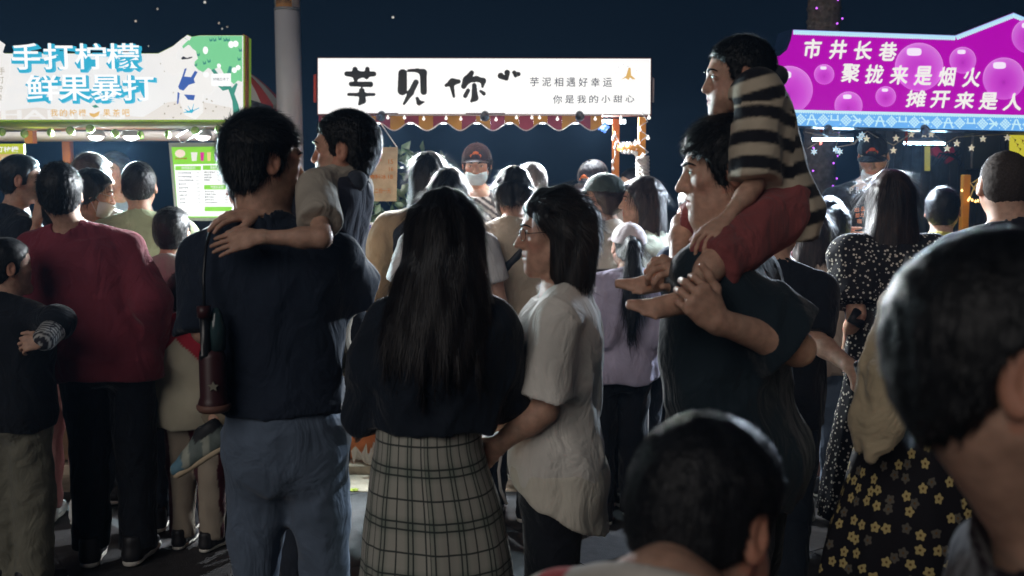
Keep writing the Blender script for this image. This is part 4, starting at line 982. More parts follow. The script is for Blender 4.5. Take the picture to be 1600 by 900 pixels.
# bulbs: along the valance, on the posts, wrapped on the bar
vb = [(606, 183), (632, 183), (662, 185), (697, 184), (720, 185), (753, 185), (775, 186), (807, 183), (831, 183), (843, 183), (871, 185), (902, 185), (930, 185), (970, 183), (1014, 183)]
PB = Plane(V(0, YC-.012, 0))
bulbs('bulb_string', 'row of small white bulbs along the bottom of the white sign', 'string lights', [PB.pt(x, y+1) for x, y in vb], [PB.pt(x, 179.5+(i % 2)*.8) for i, (x, y) in enumerate(vb)], .0085, bm=BULBL)
pts = [(1003, 176), (1012, 190), (996, 200), (1012, 212), (997, 224), (1013, 238), (1000, 246)]
PP = Plane(V(0, YC-.05, 0)); bulbs('bulb_string', 'white bulb cord wound round the right orange post', 'string lights', [PP.pt(1014, 184), PP.pt(999.5, 203), PP.pt(1012.5, 216), PP.pt(1004, 243), PP.pt(1004, 275), PP.pt(998, 223)], [PP.pt(*p) for p in pts], .0095, bm=BULBL)
PP2 = Plane(V(0, YC+.10, 0)); bulbs('bulb_string', 'white bulb cord beside the inner orange post', 'string lights', [PP2.pt(x, y) for x, y in ((960, 213), (958, 217), (963, 225), (961, 231), (957.5, 253), (958, 264))], [PP2.pt(x, y) for x, y in ((960, 205), (966, 222), (960, 228), (962, 240), (957, 255), (958, 268))], .0085)
PW = Plane(V(0, YC+.03, 0)); pth = []
for i in range(60):
    t = i/59; c = c1+(c2-c1)*(.05+.8*t); a = i*1.9; pth.append(c+V(0, math.cos(a)*.028, math.sin(a)*.028))
bulbs('bulb_string', 'bundle of white cord and bulbs wrapped on the orange cross bar', 'string lights', [PW.pt(x, y) for x, y in ((977, 238), (982, 238.5), (988, 237), (991, 239), (994, 242), (996, 239), (1000, 240), (993, 222), (998, 222), (963, 225))], pth, .0095, wr_=.0075)
pth = []
for i in range(70):
    t = i/69; c = at(1004, 245+t*32, YC); a = i*1.7; pth.append(c+V(math.cos(a)*.034, math.sin(a)*.034, 0))
bulbs('cord_bundle', 'white cord wrapped thickly round the lower right post', 'string lights', [at(1004, 268, YC-.05), at(1007, 278, YC-.05)], pth, .009, wr_=.0065)
# blue glitter ball
gb_ = empty('light_cluster', PC.pt(950, 195), 'small cluster of bright blue lights hanging beside the inner orange post', 'light cluster')
for i in range(16):
    a, r_ = rnd.uniform(0, 6.28), rnd.uniform(.2, 1); x, y = 950+7.5*r_*math.cos(a), 195+7*r_*math.sin(a)
    MB().ball(PC.pt(x, y)+V(0, .25+rnd.uniform(-.02, .02), 0), rnd.uniform(.006, .012), 7, 5).build('blue_light', glow('led_blue' if i % 3 else 'led_pale', (.12, .3, 1) if i % 3 else (.6, .8, 1), 1.6), gb_)
# hanging price board
PH = Plane(PC.pt(595, 270)+V(0, .03, 0), 5); hb = empty('price_board', PH.o-V(0, 0, .17), 'pale wooden price board with orange writing hung on white strings', 'menu board')
f_ = flat('board', [(540, 231), (621.5, 230), (619.5, 314.5), (540, 314)], PH, mat('price_card', (.50, .39, .24), .6, noise=.25, nscale=14), hb, .012)
for body, bx in (('芋泥奶砖', (553, 248, 597, 256)), ('15', (607, 249, 614.5, 256)), ('芋泥奶砖', (545, 260.5, 588, 268)), ('16', (608, 261, 614.5, 267.5)), ('芋泥麻糍冰', (560, 272.5, 604, 280)), ('18', (606.5, 273, 614, 279.5)), ('奶砖第二份一元', (566, 294, 611, 302))):
    text('price_lettering', body, bx, PH, mat('orange_ink', (.55, .20, .05), .6), f_, .012, lift=.0145)
MB().tube([PH.pt(621, 231), PH.pt(604, 206), PH.pt(583, 180)+V(0, .12, 0)], .003, 6).build('string', WTRIM, hb); MB().tube([PH.pt(545, 231), PH.pt(560, 206), PH.pt(583, 180)+V(0, .12, 0)], .003, 6).build('string', WTRIM, hb)
# posters on the counter
PQ = Plane(PC.pt(575, 390)+V(0, -.02, 0)); 
for nm, x0, x1, bg, lab in (('a', 529, 582, (.13, .10, .22), 'white framed purple poster of a yellow dessert cup on the counter'), ('b', 583.5, 640, (.42, .36, .38), 'white framed pale poster of purple layered cakes on the counter')):
    e = empty('dessert_poster', PQ.pt((x0+x1)/2, 431), lab, 'poster', None)
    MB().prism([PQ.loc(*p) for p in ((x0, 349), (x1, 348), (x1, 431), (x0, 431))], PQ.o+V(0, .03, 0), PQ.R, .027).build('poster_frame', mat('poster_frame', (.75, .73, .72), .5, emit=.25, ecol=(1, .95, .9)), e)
    f_ = flat('poster_face', [(x0+2, 351.5), (x1-2, 351), (x1-2, 428), (x0+2, 428)], PQ, glow('poster_'+nm, bg, .8), e, .003)
    if nm == 'a':
        flat('printed_table', [(x0+2, 412), (581, 408), (581, 418), (x0+2, 422)], PQ, glow('ptable', (.55, .28, .08), .7), f_, .002, .0035); flat('printed_cloth', [(x0+2, 424), (570, 412), (580, 418), (580, 428), (x0+2, 428)], PQ, glow('pcloth', (.55, .52, .52), .7), f_, .002, .0055)
        flat('printed_cup', [(558, 391), (577, 391), (574, 405), (561, 405)], PQ, glow('pcup', (.42, .34, .33), .7), f_, .002, .0055); flat('printed_cream', [(556, 391), (558, 385), (563, 385), (566, 381), (570, 384), (575, 384), (578, 390), (576, 394), (559, 394)], PQ, glow('pcream', (.75, .45, .08), .8), f_, .002, .008)
        flat('printed_flag', [(571, 381), (576, 380), (576, 385), (572, 386)], PQ, WHITE, f_, .002, .0105); text('poster_lettering', '我的小甜心', (556, 372, 574, 376), PQ, PALE, f_, lift=.0062)
    else:
        for y, w in ((375, 9), (398, 11)):
            x = 593; q = 1.0 if y < 380 else 1.25
            flat('printed_plate', [(x+3+w*1.5*math.cos(i*.45), y+7*q+5*q*math.sin(i*.45)) for i in range(14)], PQ, glow('pplate', (.62, .55, .53), .7), f_, .002, .0035)
            flat('printed_cake', [(x-w+2, y-3*q), (x+w, y-3*q), (x+w, y+9*q), (x-w+2, y+9*q)], PQ, glow('pcake', (.55, .45, .47), .7), f_, .002, .0055); flat('printed_cake_top', [(x-w+2, y-3*q), (x-w+5, y-6*q), (x+w-3, y-6*q), (x+w, y-3*q), (x+w, y+2*q), (x-w+2, y+2*q)], PQ, glow('pcaket', (.09, .03, .09), .7), f_, .002, .008)
        text('poster_lettering', '芋', (597, 361, 602, 366), PQ, PALE, f_, .01, lift=.0062)
# ================= right stall
o = at(1237, 45, 5.35); PR = Plane(o, 9); c0 = PR.pt(1420, 190)
stR = empty('barbecue_stall', (c0[0], c0[1]+.4, .06), 'food stall at the right under a magenta lightbox with bubbles and white brush letters', 'market stall')
og = [(1237, 45), (1492, 54), (1583, 18), (1690, 62), (1690, 209.5), (1204, 196), (1207, 88), (1217, 85), (1227, 77), (1233, 62)]
cen = V(1440, 120); inn = [(1239, 46.5), (1492, 55.5), (1583, 20), (1690, 64), (1690, 207), (1206.5, 193.5), (1209, 90), (1219, 87), (1229.5, 78), (1235.5, 63)]
sg = MB().prism([PR.loc(*p) for p in og], PR.o+PR.n*.17, PR.R, .168).build('sign_board', NAVY, stR)
flat('sign_face', inn, PR, MAG, sg, .004)
def edge(p, q, w0, w1, m_, name, lift, teeth=None):
    p, q = np.array(p, float), np.array(q, float); d = nrm(q-p); n_ = V(-d[1], d[0]); L_ = np.linalg.norm(q-p); a = [tuple(p+n_*w0), tuple(q+n_*w0)]
    if teeth:
        k = int(L_/teeth); bot = []
        for i in range(k, -1, -1):
            bot += [tuple(p+d*L_*(i/k)+n_*w1)]+([tuple(p+d*L_*((i-.5)/k)+n_*(w1+1.8))] if i else [])
        a += bot
    else: a += [tuple(q+n_*w1), tuple(p+n_*w1)]
    flat(name, a, PR, m_, sg, .0015, lift)
for p, q in (((1239, 46.8), (1492, 55.8)), ((1492, 55.8), (1583, 20.4)), ((1583, 20.4), (1689, 64.4))):
    edge(p, q, 0, 6.2, ICE, 'lace_border', .0045, 3.6); edge(p, q, .3, 1.0, SKYB, 'lace_line', .0062)
    L_ = math.hypot(q[0]-p[0], q[1]-p[1]); b = MB(); n = int(L_/2.6)
    for i in range(n):
        for k, dy in ((0, 2.6), (.5, 4.4)):
            t = (i+.3+k)/n
            if t > .99: continue
            x, y = p[0]+(q[0]-p[0])*t, p[1]+(q[1]-p[1])*t+dy; s_ = .5; b.prism([PR.loc(x-s_, y), PR.loc(x, y-s_), PR.loc(x+s_, y), PR.loc(x, y+s_)], PR.o-PR.n*.0062, PR.R, .001)
    tag(b.build('lace_dots', SKYB, sg), kind='stuff')
edge((1206.5, 170.5), (1690, 182), 4.3, 25, SKYB, 'patterned_band', .0045); edge((1206.5, 170.5), (1690, 182), 0.2, 4.0, ICE, 'lace_border', .0048, 3.6)
b = MB(); dd = .0062
def bp(x, y): return (1206.5+x, 170.5+11.5*x/483.5+y)
def pq(pts): b.prism([PR.loc(*bp(*p)) for p in pts], PR.o-PR.n*dd, PR.R, .001)
for i in range(14):      # woven diamonds and stepped figures along the lower band
    x = 8+i*35.5
    for r_ in range(4):
        for c_ in range(4):
            u, w_ = x+(c_-r_)*2.4, 15+(c_+r_-3)*2.4
            if 6 < w_ < 24.4: pq([(u-1.9, w_), (u, w_-1.9), (u+1.9, w_), (u, w_+1.9)])
    x += 17.5; k = i % 3
    for s_ in (-1, 1):
        pq([(x-7.5, 15+s_*7.6), (x-5.6, 15+s_*9), (x+5.8, 15-s_*2.6), (x+3.8, 15-s_*4.4)] if k == 0 else [(x+s_*1-1.2, 7), (x+s_*1+1.2, 7), (x+s_*7+1.2, 23.5), (x+s_*7-1.2, 23.5)] if k == 1 else [(x+s_*5-1.2, 7), (x+s_*5+1.2, 7), (x+s_*5+1.2, 14), (x+s_*5-1.2, 14)])
    pq([(x-7, 13.8), (x+7, 13.8), (x+7, 16), (x-7, 16)])
    pq([(x-10.2, 9), (x-9, 7.8), (x-7.8, 9), (x-9, 10.2)]); pq([(x+7.8, 21), (x+9, 19.8), (x+10.2, 21), (x+9, 22.2)])
tag(b.build('band_pattern', ICE, sg), kind='stuff')
# printed bubbles: flat discs whose print pales towards the rim
bm_ = bpy.data.materials.new('sign_bubble'); bm_.use_nodes = True; nt = bm_.node_tree; bs = nt.nodes['Principled BSDF']
tc = nt.nodes.new('ShaderNodeTexCoord'); gr = nt.nodes.new('ShaderNodeVectorMath'); gr.operation = 'LENGTH'; mp = nt.nodes.new('ShaderNodeMapping'); mp.inputs['Location'].default_value = (-.0, 0, .16)
nt.links.new(tc.outputs['Object'], mp.inputs[0]); nt.links.new(mp.outputs[0], gr.inputs[0])
rp = nt.nodes.new('ShaderNodeValToRGB'); el = rp.color_ramp.elements
el[0].position = 0; el[0].color = (.30, .005, .34, 1); el[1].position = 1; el[1].color = (.80, .50, .88, 1)
for p_, c_ in ((.10, (.42, .02, .46)), (.5, (.50, .05, .54)), (.82, (.56, .13, .62)), (.93, (.66, .24, .72))): e_ = el.new(p_); e_.color = (*c_, 1)
mr = nt.nodes.new('ShaderNodeMath'); mr.operation = 'MULTIPLY'; mr.inputs[1].default_value = .87; nt.links.new(gr.outputs['Value'], mr.inputs[0]); nt.links.new(mr.outputs[0], rp.inputs[0]); nt.links.new(rp.outputs[0], bs.inputs['Emission Color']); bs.inputs['Emission Strength'].default_value = .95; bs.inputs['Base Color'].default_value = (.4, .05, .4, 1)
for i, (x, y, r_) in enumerate(((1232, 140.5, 37.5), (1287, 116.5, 16), (1325, 165, 22), (1383, 151, 16.2), (1435, 105, 38), (1503, 94.5, 21), (1567, 123, 33), (1606, 57, 27))):
    A = [i_*2*math.pi/40 for i_ in range(40)]; pts = [(x+r_*math.cos(a), y+r_*math.sin(a)) for a in A]
    pts = [p for p in pts if p[0] > 1209.5 and p[1] < 172.5+.024*(p[0]-1206)]
    c = PR.pt(x, y)-PR.n*(.0046+.0006*i); k_ = np.linalg.norm(PR.pt(x+1, y)-PR.pt(x, y))*r_
    vs = [((PR.pt(*p)-PR.pt(x, y))@PR.R)/k_ for p in pts]; me = bpy.data.meshes.new('bubble'); me.from_pydata([(v[0], 0, v[2]) for v in vs], [], [tuple(range(len(vs)-1, -1, -1))]); me.update(); me.materials.append(bm_)
    o = bpy.data.objects.new('printed_bubble', me); COL.objects.link(o); o.parent = sg; o.location = c; o.rotation_euler = (0, 0, math.radians(9)); o.scale = (k_,)*3
    hx, hy, hw, hh = x-r_*.12-(0 if r_ < 30 else r_*.1), y-r_*.62, r_*.30, r_*.16
    flat('bubble_shine', [(hx+hw*math.copysign(abs(math.cos(a))**.6, math.cos(a)), hy+hh*math.copysign(abs(math.sin(a))**.6, math.sin(a))) for a in A[::2]], PR, glow('shine', (.93, .80, .98), .95), sg, .001, .0105)
BRUSH = ((1.1, .3), (-1.0, -.3), (.5, 1.0), (-.4, -1.0), (.2, .1))
row('letter', '市井长巷', (1255, 62, 1282, 91), (1371, 67, 1399, 95), PR, PALE, sg, 0, .12, lift=.0125, multi=BRUSH); row('letter', '聚拢来是烟火', (1312, 101, 1341, 129), (1501, 107, 1529, 136), PR, PALE, sg, 0, .12, lift=.0125, multi=BRUSH); row('letter', '摊开来是人间', (1413, 142, 1445, 167), (1602, 148, 1630, 174), PR, PALE, sg, 0, .12, lift=.0125, multi=BRUSH)
for px in (1290, 1440):  # added spots under the magenta sign, standing in for its light on people
    p = PR.pt(px, 203)+V(0, -.05, -.01); spot(stR, p, p+V(-.5, -2.2, -1.0), 250, (.70, .84, 1), 132)
# under the sign: tubes, stars, slat wall, post, counter
for i, (x0, x1, y) in enumerate(((1270, 1332, 217.5), (1413, 1476, 223.5))):
    pl_ = Plane(PR.pt(x0, y)+V(0, .35, 0), 4); t_ = MB().tube([pl_.pt(x0, y), pl_.pt(x1, y+.4)], .0075, 10).build('tube_lamp', TUBEC, stR)
    MB().tube([pl_.pt(x0, y)+V(0, 0, .02), pl_.pt(x1, y+.4)+V(0, 0, .02)], .016, 8).build('lamp_housing', mat('lamp_housing', (.2, .22, .25), .5), stR)
SLAT = mat('slat_wood', (.045, .05, .062), .55, .4, noise=.3, nscale=6, stretch=(6, 6, .6))
for i in range(17):
    x = 1372+i*14.5; c = at(x, 300, 7.0); MB().box((c[0], 7.0+(i % 2)*.006, 1.24), (.06, .02, 2.3), bev=.004).build('wall_slat', SLAT, stR)
MB().box((at(1480, 300, 7.0)[0], 7.03, 1.24), (1.2, .02, 2.3)).build('wall_back', mat('wall_back', (.015, .018, .025), .8), stR)
for px in (1296, 1433): c = at(px, 205, 5.6); MB().box((c[0], 5.75, c[2]-.01), (.012, .012, .12)).build('hanger_bar', REDP, stR)
for px, Y, w, zt_ in ((1508, 5.75, .042, at(1508, 273, 5.75)[2]), (1222, 5.72, .04, 1.95)): c = at(px, 300, Y); MB().box((c[0], Y, zt_/2+.03), (w, w, zt_-.06), bev=.004).build('post', ORANGE, stR)
cr = at(1420, 480, 5.6); MB().box((cr[0]+.1, 5.78, .55), (1.6, .5, .98), bev=.01).build('counter', WOOD, stR); MB().box((cr[0]+.1, 5.78, 1.06), (1.66, .56, .03), bev=.006).build('counter_top', mat('counter_top', (.5, .1, .03)), stR)
MB().box((cr[0]+.28, 6.2, PR.pt(1400, 150)[2]), (1.5, .8, .03)).build('roof_board', mat('roof_dark', (.03, .03, .03)), stR)
MB().box((at(1535, 230, 6.9)[0], 6.9, at(1535, 235, 6.9)[2]), (.2, .12, .26), bev=.01).build('metal_cabinet', mat('cabinet', (.12, .13, .14), .35, .5, metal=.5), stR)
ysn = Plane(at(1590, 222, 6.2)); e = empty('yellow_notice', ysn.pt(1590, 240), 'lit yellow notice with red scribbles at the right edge beside the stall', 'notice')
f_ = flat('notice_face', [(1577, 211), (1640, 212), (1640, 245), (1577, 245)], ysn, glow('notice_yellow', (.62, .55, .04), .85), e, .01)
for i in range(7):
    x, y = 1579+i*4, 214+(i*7 % 20); strokes('red_scribble', [[(x, y, .5), (x+6, y+5, .6), (x+3, y+11, .4)]], ysn, mat('notice_red', (.5, .05, .02), .6) if i % 2 else mat('notice_olive', (.18, .16, .01), .6), f_, .0125, .0015)
def star(mb, n=5, r=.021):
    for s_ in (-1, 1): pass
    pts = [(r*(1 if i % 2 == 0 else .42)*math.sin(i*math.pi/n), r*(1 if i % 2 == 0 else .42)*math.cos(i*math.pi/n)) for i in range(2*n)]; mb.prism(pts, V(0, .003, 0), np.eye(3), .006)
STARM = mat('star_light', (.7, .62, .48), .4, emit=.45, ecol=(.9, .8, .6)); STARB = mat('star_cold', (.7, .8, .9), .4, emit=.6, ecol=(.6, .85, 1))
PS = Plane(PR.pt(1400, 215)+V(0, .1, 0), 9)
wire1 = [(1258, 206), (1290, 213), (1306, 206), (1332, 224), (1355, 205), (1371, 215), (1396, 227), (1424, 208), (1440, 206), (1455, 207), (1477, 224), (1495, 214), (1536, 211), (1560, 210), (1600, 208)]
st1 = [(1354, 217), (1396, 235), (1400, 216), (1424, 210), (1455, 210), (1495, 224), (1480, 232), (1518, 231), (1536, 217), (1574, 215), (1444, 210)]
bulbs('star_string', 'string of pale star lights drooping under the magenta sign', 'string lights', [PS.pt(*p) for p in st1], [PS.pt(*p) for p in wire1], wire=mat('beige_wire', (.42, .36, .28), .6), bm=STARM, bname='star_light', shape=star, wr_=.0035)
bulbs('star_string', 'cold white snowflake lights glowing beside the left tube under the magenta sign', 'string lights', [PS.pt(*p) for p in ((1290, 212), (1343, 216), (1306, 234), (1312, 237), (1272, 237), (1347, 211))], [PS.pt(*p) for p in ((1262, 232), (1280, 221), (1292, 208), (1313, 205), (1306, 230), (1335, 225), (1345, 212), (1352, 206))], wire=mat('beige_wire', (0, 0, 0)), bm=STARB, bname='snowflake_light', shape=lambda mb: star(mb, 6, .020), wr_=.003)
WARMB = glow('bulb_warm', (1, .62, .2), 3.5)
PT = Plane(at(1525, 300, 5.7)); ww = [(1513, 316), (1520, 298), (1527, 285), (1533, 276), (1521, 285), (1516, 286), (1533, 309), (1538, 296), (1531, 281), (1528, 302), (1538, 318), (1518, 314)]
bulbs('fairy_lights', 'tangle of warm glowing fairy lights beside the orange post at the right', 'string lights', [PT.pt(*p) for p in ((1515, 310), (1519, 313), (1524, 315), (1513, 313), (1535, 296), (1536, 291), (1528, 314), (1503, 298))], [PT.pt(*p) for p in ww], .006, wire=mat('yellow_wire', (.5, .34, .1), .5, emit=.15, ecol=(1, .6, .2)), bm=WARMB, wr_=.0035)
PK = Plane(at(1470, 240, 6.3)); e = empty('red_lantern', PK.pt(1470, 255), 'folded red paper ornament wrapped in black net hung in the right stall', 'ornament')
for pts in (((1453, 232), (1462, 229), (1474, 243), (1466, 248), (1455, 242)), ((1470, 240), (1476, 237), (1488, 249), (1476, 256)), ((1478, 230), (1487, 230), (1490, 243), (1482, 242))): flat('paper_fold', pts, PK, mat('red_paper', (.62, .03, .06), .5), e, .03)
for i in range(4): MB().tube([PK.pt(1448+i*6, 262-i*3)-V(0, .06, 0), PK.pt(1460+i*6, 240)-V(0, .08, 0), PK.pt(1478+i*5, 244+i*3)-V(0, .08, 0), PK.pt(1494, 232+i*9)-V(0, .06, 0)], .006, 6).build('net_cord', mat('black_net', (.012, .013, .018), .4, .5), e)
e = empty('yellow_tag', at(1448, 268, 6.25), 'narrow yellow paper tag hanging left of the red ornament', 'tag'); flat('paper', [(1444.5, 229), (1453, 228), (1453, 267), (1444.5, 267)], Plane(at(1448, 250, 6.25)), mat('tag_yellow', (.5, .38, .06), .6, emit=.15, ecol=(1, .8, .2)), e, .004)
# striped canopies of other stalls behind
def canopy(px, py, Y, r, hgt, n, label, pole_):
    c = at(px, py, Y); e = empty('striped_canopy', (c[0], Y, 0), label, 'canopy')
    for i in range(n):
        a, b_ = 2*math.pi*i/n, 2*math.pi*(i+1)/n; vs = []; K = 5
        for k in range(K+1):
            t = k/K; rr = .01+r*t; z = c[2]-hgt*(t**1.5)
            vs += [(c[0]+rr*math.cos(a), Y+rr*math.sin(a), z), (c[0]+rr*math.cos(b_), Y+rr*math.sin(b_), z)]
        vs += [(vs[-2][0], vs[-2][1], vs[-2][2]-.09*r), (vs[-1][0], vs[-1][1], vs[-1][2]-.09*r)]
        m_ = REDP if i % 2 else WHP
        MB().add(vs, [(2*k, 2*k+1, 2*k+3, 2*k+2) for k in range(K+1)]).build('canopy_panel', m_, e)
    MB().tube([(c[0], Y, .0), (c[0], Y, c[2]-.02)], .02, 10).build('pole', ORANGE, e)
canopy(372, 108, 6.6, .30, .24, 22, 'red and white striped canopy between the left sign and the pole', 1); canopy(1134, 166, 8.0, .11, .10, 14, 'tiny red and white striped canopy under the chin of the boy on the shoulders', 1)
# far lamps
for i, (x, y, r_) in enumerate(((212, 33, .018), (320, 3.5, .022), (246, 14, .014), (614, 27, .02), (342, 36, .014), (347, 45, .012), (355, 42, .01), (232, 72, .01))):
    p = at(x, y, 14); o = empty('far_lamp', p, ['tiny far white light in the sky left of the middle of the lemon sign', 'bright far light at the top edge above the tree print', 'faint far light at the top edge left of the palest one', 'single far white light in the dark sky above the white sign', 'orange far light above the printed lemon tree, uppermost of a close trio', 'orange far light in the middle of the close trio left of the pole', 'dimmest far light of the close trio left of the pole', 'far light just above the step of the lemon sign outline'][i], 'lamp', 'far lights'); MB().ball(p, r_*.7, 8, 6).build('globe', glow('far_glow%d' % (i % 2), (1, .95, .85) if i % 2 else (.9, .75, .6), .8), o)
# litter
def crumple(name, c, sz, seed, m_, label, cat, flat_=.45):
    g = np.random.default_rng(seed); n = 9; vs = []; fs = []
    for i in range(n):
        for j in range(n): vs.append((c[0]+(i/(n-1)-.5)*sz+g.normal(0, sz*.05), c[1]+(j/(n-1)-.5)*sz*.7+g.normal(0, sz*.05), c[2]+abs(g.normal(0, sz*.16))*flat_*2+.004))
    fs = [(i*n+j, i*n+j+1, (i+1)*n+j+1, (i+1)*n+j) for i in range(n-1) for j in range(n-1)]
    return tag(MB().add(vs, fs).build(name, m_), label, cat)
def gpt(px, py, z=0): 
    d = at(px, py, 1.0)-V(0, 0, CAM_H); return V(0, 0, CAM_H)+d*((z-CAM_H)/d[2])
PAPER = mat('tissue', (.62, .60, .56), .9); CLEAR = mat('plastic_bag', (.55, .5, .45), .25, .6)
crumple('tissue', gpt(443, 866), .12, 2, PAPER, 'crumpled white tissue on the ground beside the father in jeans', 'tissue')
crumple('plastic_bag', gpt(583, 724, .06), .20, 4, CLEAR, 'crumpled clear plastic bag on the stone step left of the plaid skirt', 'bag', .8)
crumple('plastic_bag', gpt(242, 762, .0), .17, 9, mat('bag_cream', (.6, .55, .42), .4), 'cream crumpled bag on the ground behind the black jeans of the man in red', 'bag', 1.3)
crumple('leaf', gpt(552, 767), .05, 6, mat('leaf_lime', (.42, .48, .08), .6), 'yellow-green fallen leaf at the edge of the stone border', 'leaf', .2); crumple('leaf', gpt(934, 887), .035, 7, mat('leaf_tan', (.4, .28, .14), .6), 'tan fallen leaf on the pavement near the boy with the red collar', 'leaf', .2)


# thin smoke from the grill under the right tube
sc0 = at(1425, 262, 6.15); b = MB().ball(sc0, 1, 14, 10, (.26, .16, .24)); hm_ = bpy.data.materials.new('smoke'); hm_.use_nodes = True; nt = hm_.node_tree; nt.nodes.clear()
ho = nt.nodes.new('ShaderNodeOutputMaterial'); hv = nt.nodes.new('ShaderNodeVolumePrincipled'); hv.inputs['Color'].default_value = (.55, .75, 1, 1); tc = nt.nodes.new('ShaderNodeTexCoord'); nz = nt.nodes.new('ShaderNodeTexNoise'); nz.inputs['Scale'].default_value = 7; nz.inputs['Detail'].default_value = 5; nz.inputs['Distortion'].default_value = 1.2
nt.links.new(tc.outputs['Object'], nz.inputs['Vector']); rp_ = nt.nodes.new('ShaderNodeMapRange'); rp_.inputs[1].default_value = .46; rp_.inputs[2].default_value = .72; rp_.inputs[3].default_value = 0; rp_.inputs[4].default_value = 1.3; nt.links.new(nz.outputs[0], rp_.inputs[0])
ln = nt.nodes.new('ShaderNodeVectorMath'); ln.operation = 'DISTANCE'; ln.inputs[1].default_value = tuple(sc0); nt.links.new(tc.outputs['Object'], ln.inputs[0]); fo = nt.nodes.new('ShaderNodeMapRange'); fo.inputs[1].default_value = .26; fo.inputs[2].default_value = .05; fo.inputs[3].default_value = 0; fo.inputs[4].default_value = 1; nt.links.new(ln.outputs['Value'], fo.inputs[0])
mm = nt.nodes.new('ShaderNodeMath'); mm.operation = 'MULTIPLY'; nt.links.new(rp_.outputs[0], mm.inputs[0]); nt.links.new(fo.outputs[0], mm.inputs[1]); nt.links.new(mm.outputs[0], hv.inputs['Density']); nt.links.new(hv.outputs[0], ho.inputs['Volume'])
tag(b.build('smoke', hm_), kind='stuff', label='thin blue grill smoke drifting under the right tube lamp', cat='smoke')

hz = MB().box((0, 28, 2.4), (74, 74, 7.6)); hm_ = bpy.data.materials.new('haze'); hm_.use_nodes = True; nt = hm_.node_tree; nt.nodes.clear()
ho = nt.nodes.new('ShaderNodeOutputMaterial'); hv = nt.nodes.new('ShaderNodeVolumePrincipled'); hv.inputs['Color'].default_value = (.36, .62, 1, 1); hv.inputs['Density'].default_value = .0010; hv.inputs['Anisotropy'].default_value = .3
nt.links.new(hv.outputs[0], ho.inputs['Volume']); tag(hz.build('haze', hm_), kind='stuff'); S.cycles.volume_bounces = 0
# ------------------------------------------------------------------ the crowd
TEE_NAVY = cloth('tee_navy', (.015, .022, .038)); BLACK = cloth('black_cloth', (.009, .011, .016)); DENIM = cloth('denim', (.105, .14, .195)); DENIMD = cloth('denim_dark', (.022, .028, .040))
WHT = cloth('white_tee', (.64, .62, .57)); RED = cloth('red_knit', (.18, .030, .046)); GREENT = cloth('green_tee', (.40, .47, .30)); GREY = cloth('grey_cloth', (.33, .33, .31)); TAN = cloth('tan_tee', (.40, .33, .25)); LAV = cloth('lavender', (.44, .40, .52))
CREAMC = cloth('cream_cloth', (.55, .48, .40)); OLIVE = cloth('olive_cloth', (.16, .155, .12)); MAUVE = cloth('mauve_cloth', (.32, .17, .16)); CORAL = cloth('coral_cotton', (.25, .068, .068), bump=.4); KHAKI = cloth('khaki_cloth', (.24, .20, .14)); JACK = cloth('beige_jacket', (.46, .38, .25))
WHITESHOE = mat('shoe_white', (.6, .6, .58), .6); BEIGESHOE = mat('shoe_beige', (.42, .36, .27), .7); MASKB = mat('mask_blue', (.55, .72, .78), .8); MASKW = mat('mask_white', (.75, .74, .72), .8); MASKK = mat('mask_black', (.02, .02, .022), .8)
TINTC = mat('tint_cloth', (1, 1, 1), .85, .2, .15, tint=True, noise=.1, nscale=9, bump=.25, bscale=420); CAPB = cloth('cap_black', (.009, .009, .012)); BADGE = mat('badge_orange', (.70, .17, .03), .6)
YELLOWC = cloth('yellow_cloth', (.5, .42, .08))
def tinted(name, f, h, fn, par, m=TINTC):
    P, Q = f.mesh(h); return pmesh(name, P, Q, m, par, cols=fn(P))
def recolor(o, fn):
    me = o.data; n = len(me.vertices); P = np.zeros(n*3, np.float32); me.vertices.foreach_get('co', P); c = np.ones((n, 4), np.float32); c[:, :3] = fn(P.reshape(-1, 3))
    a = me.color_attributes.new('tint', 'FLOAT_COLOR', 'POINT'); a.data.foreach_set('color', c.ravel()); me.materials[0] = TINTC; return o
def pick(m, A, B): return np.where(m[:, None], np.array(A), np.array(B)).astype(np.float32)
def soft(v, A, B): t = np.clip(v+.5, 0, 1)[:, None]; return (np.array(B)*(1-t)+np.array(A)*t).astype(np.float32)
N3 = lambda x, y, z: nrm(V(x, y, z))
# ---- father in jeans, carrying a boy
M1 = mk('man in dark navy tee and blue jeans carrying a boy', 416, 175, 2.500, 0, bx=443, q=1.25, seed=3, wide=.80, deep=1.0, shw=1.18)
M1.joints({'L': (at(322, 515, 2.463), at(372, 545, 2.750)), 'R': (at(556, 455, 2.556), at(520, 475, 2.778))}, {'L': (M1.L(-.054, .004, .285), M1.L(-.058, -.012, .046)), 'R': (M1.L(.054, .004, .285), M1.L(.058, -.012, .046))})
M1.hs = .98; M1.build_body(handspec=[(M1.arm[n][2], nrm(M1.arm[n][2]-M1.arm[n][1]), V(0, 0, 1), dict(side=sg)) for n, sg in (('L', 1), ('R', -1))], head=at(414, 254, 2.482), hyaw=-52, hpitch=-4, nr=.060)
M1.shirt(TEE_NAVY, hem=.578, off=.022, sleeve=1.0, slr=(.041, .045), box=.35, wr=.009, wrs=22)
M1.pants(DENIM, top=.645, rk=.038, ra=.037, wr=.006); M1.shoes(WHITESHOE)
M1.hair_short(HB, th=.013, top=.020, strands=15000, ln=.022, lift=.3, jit=.4)
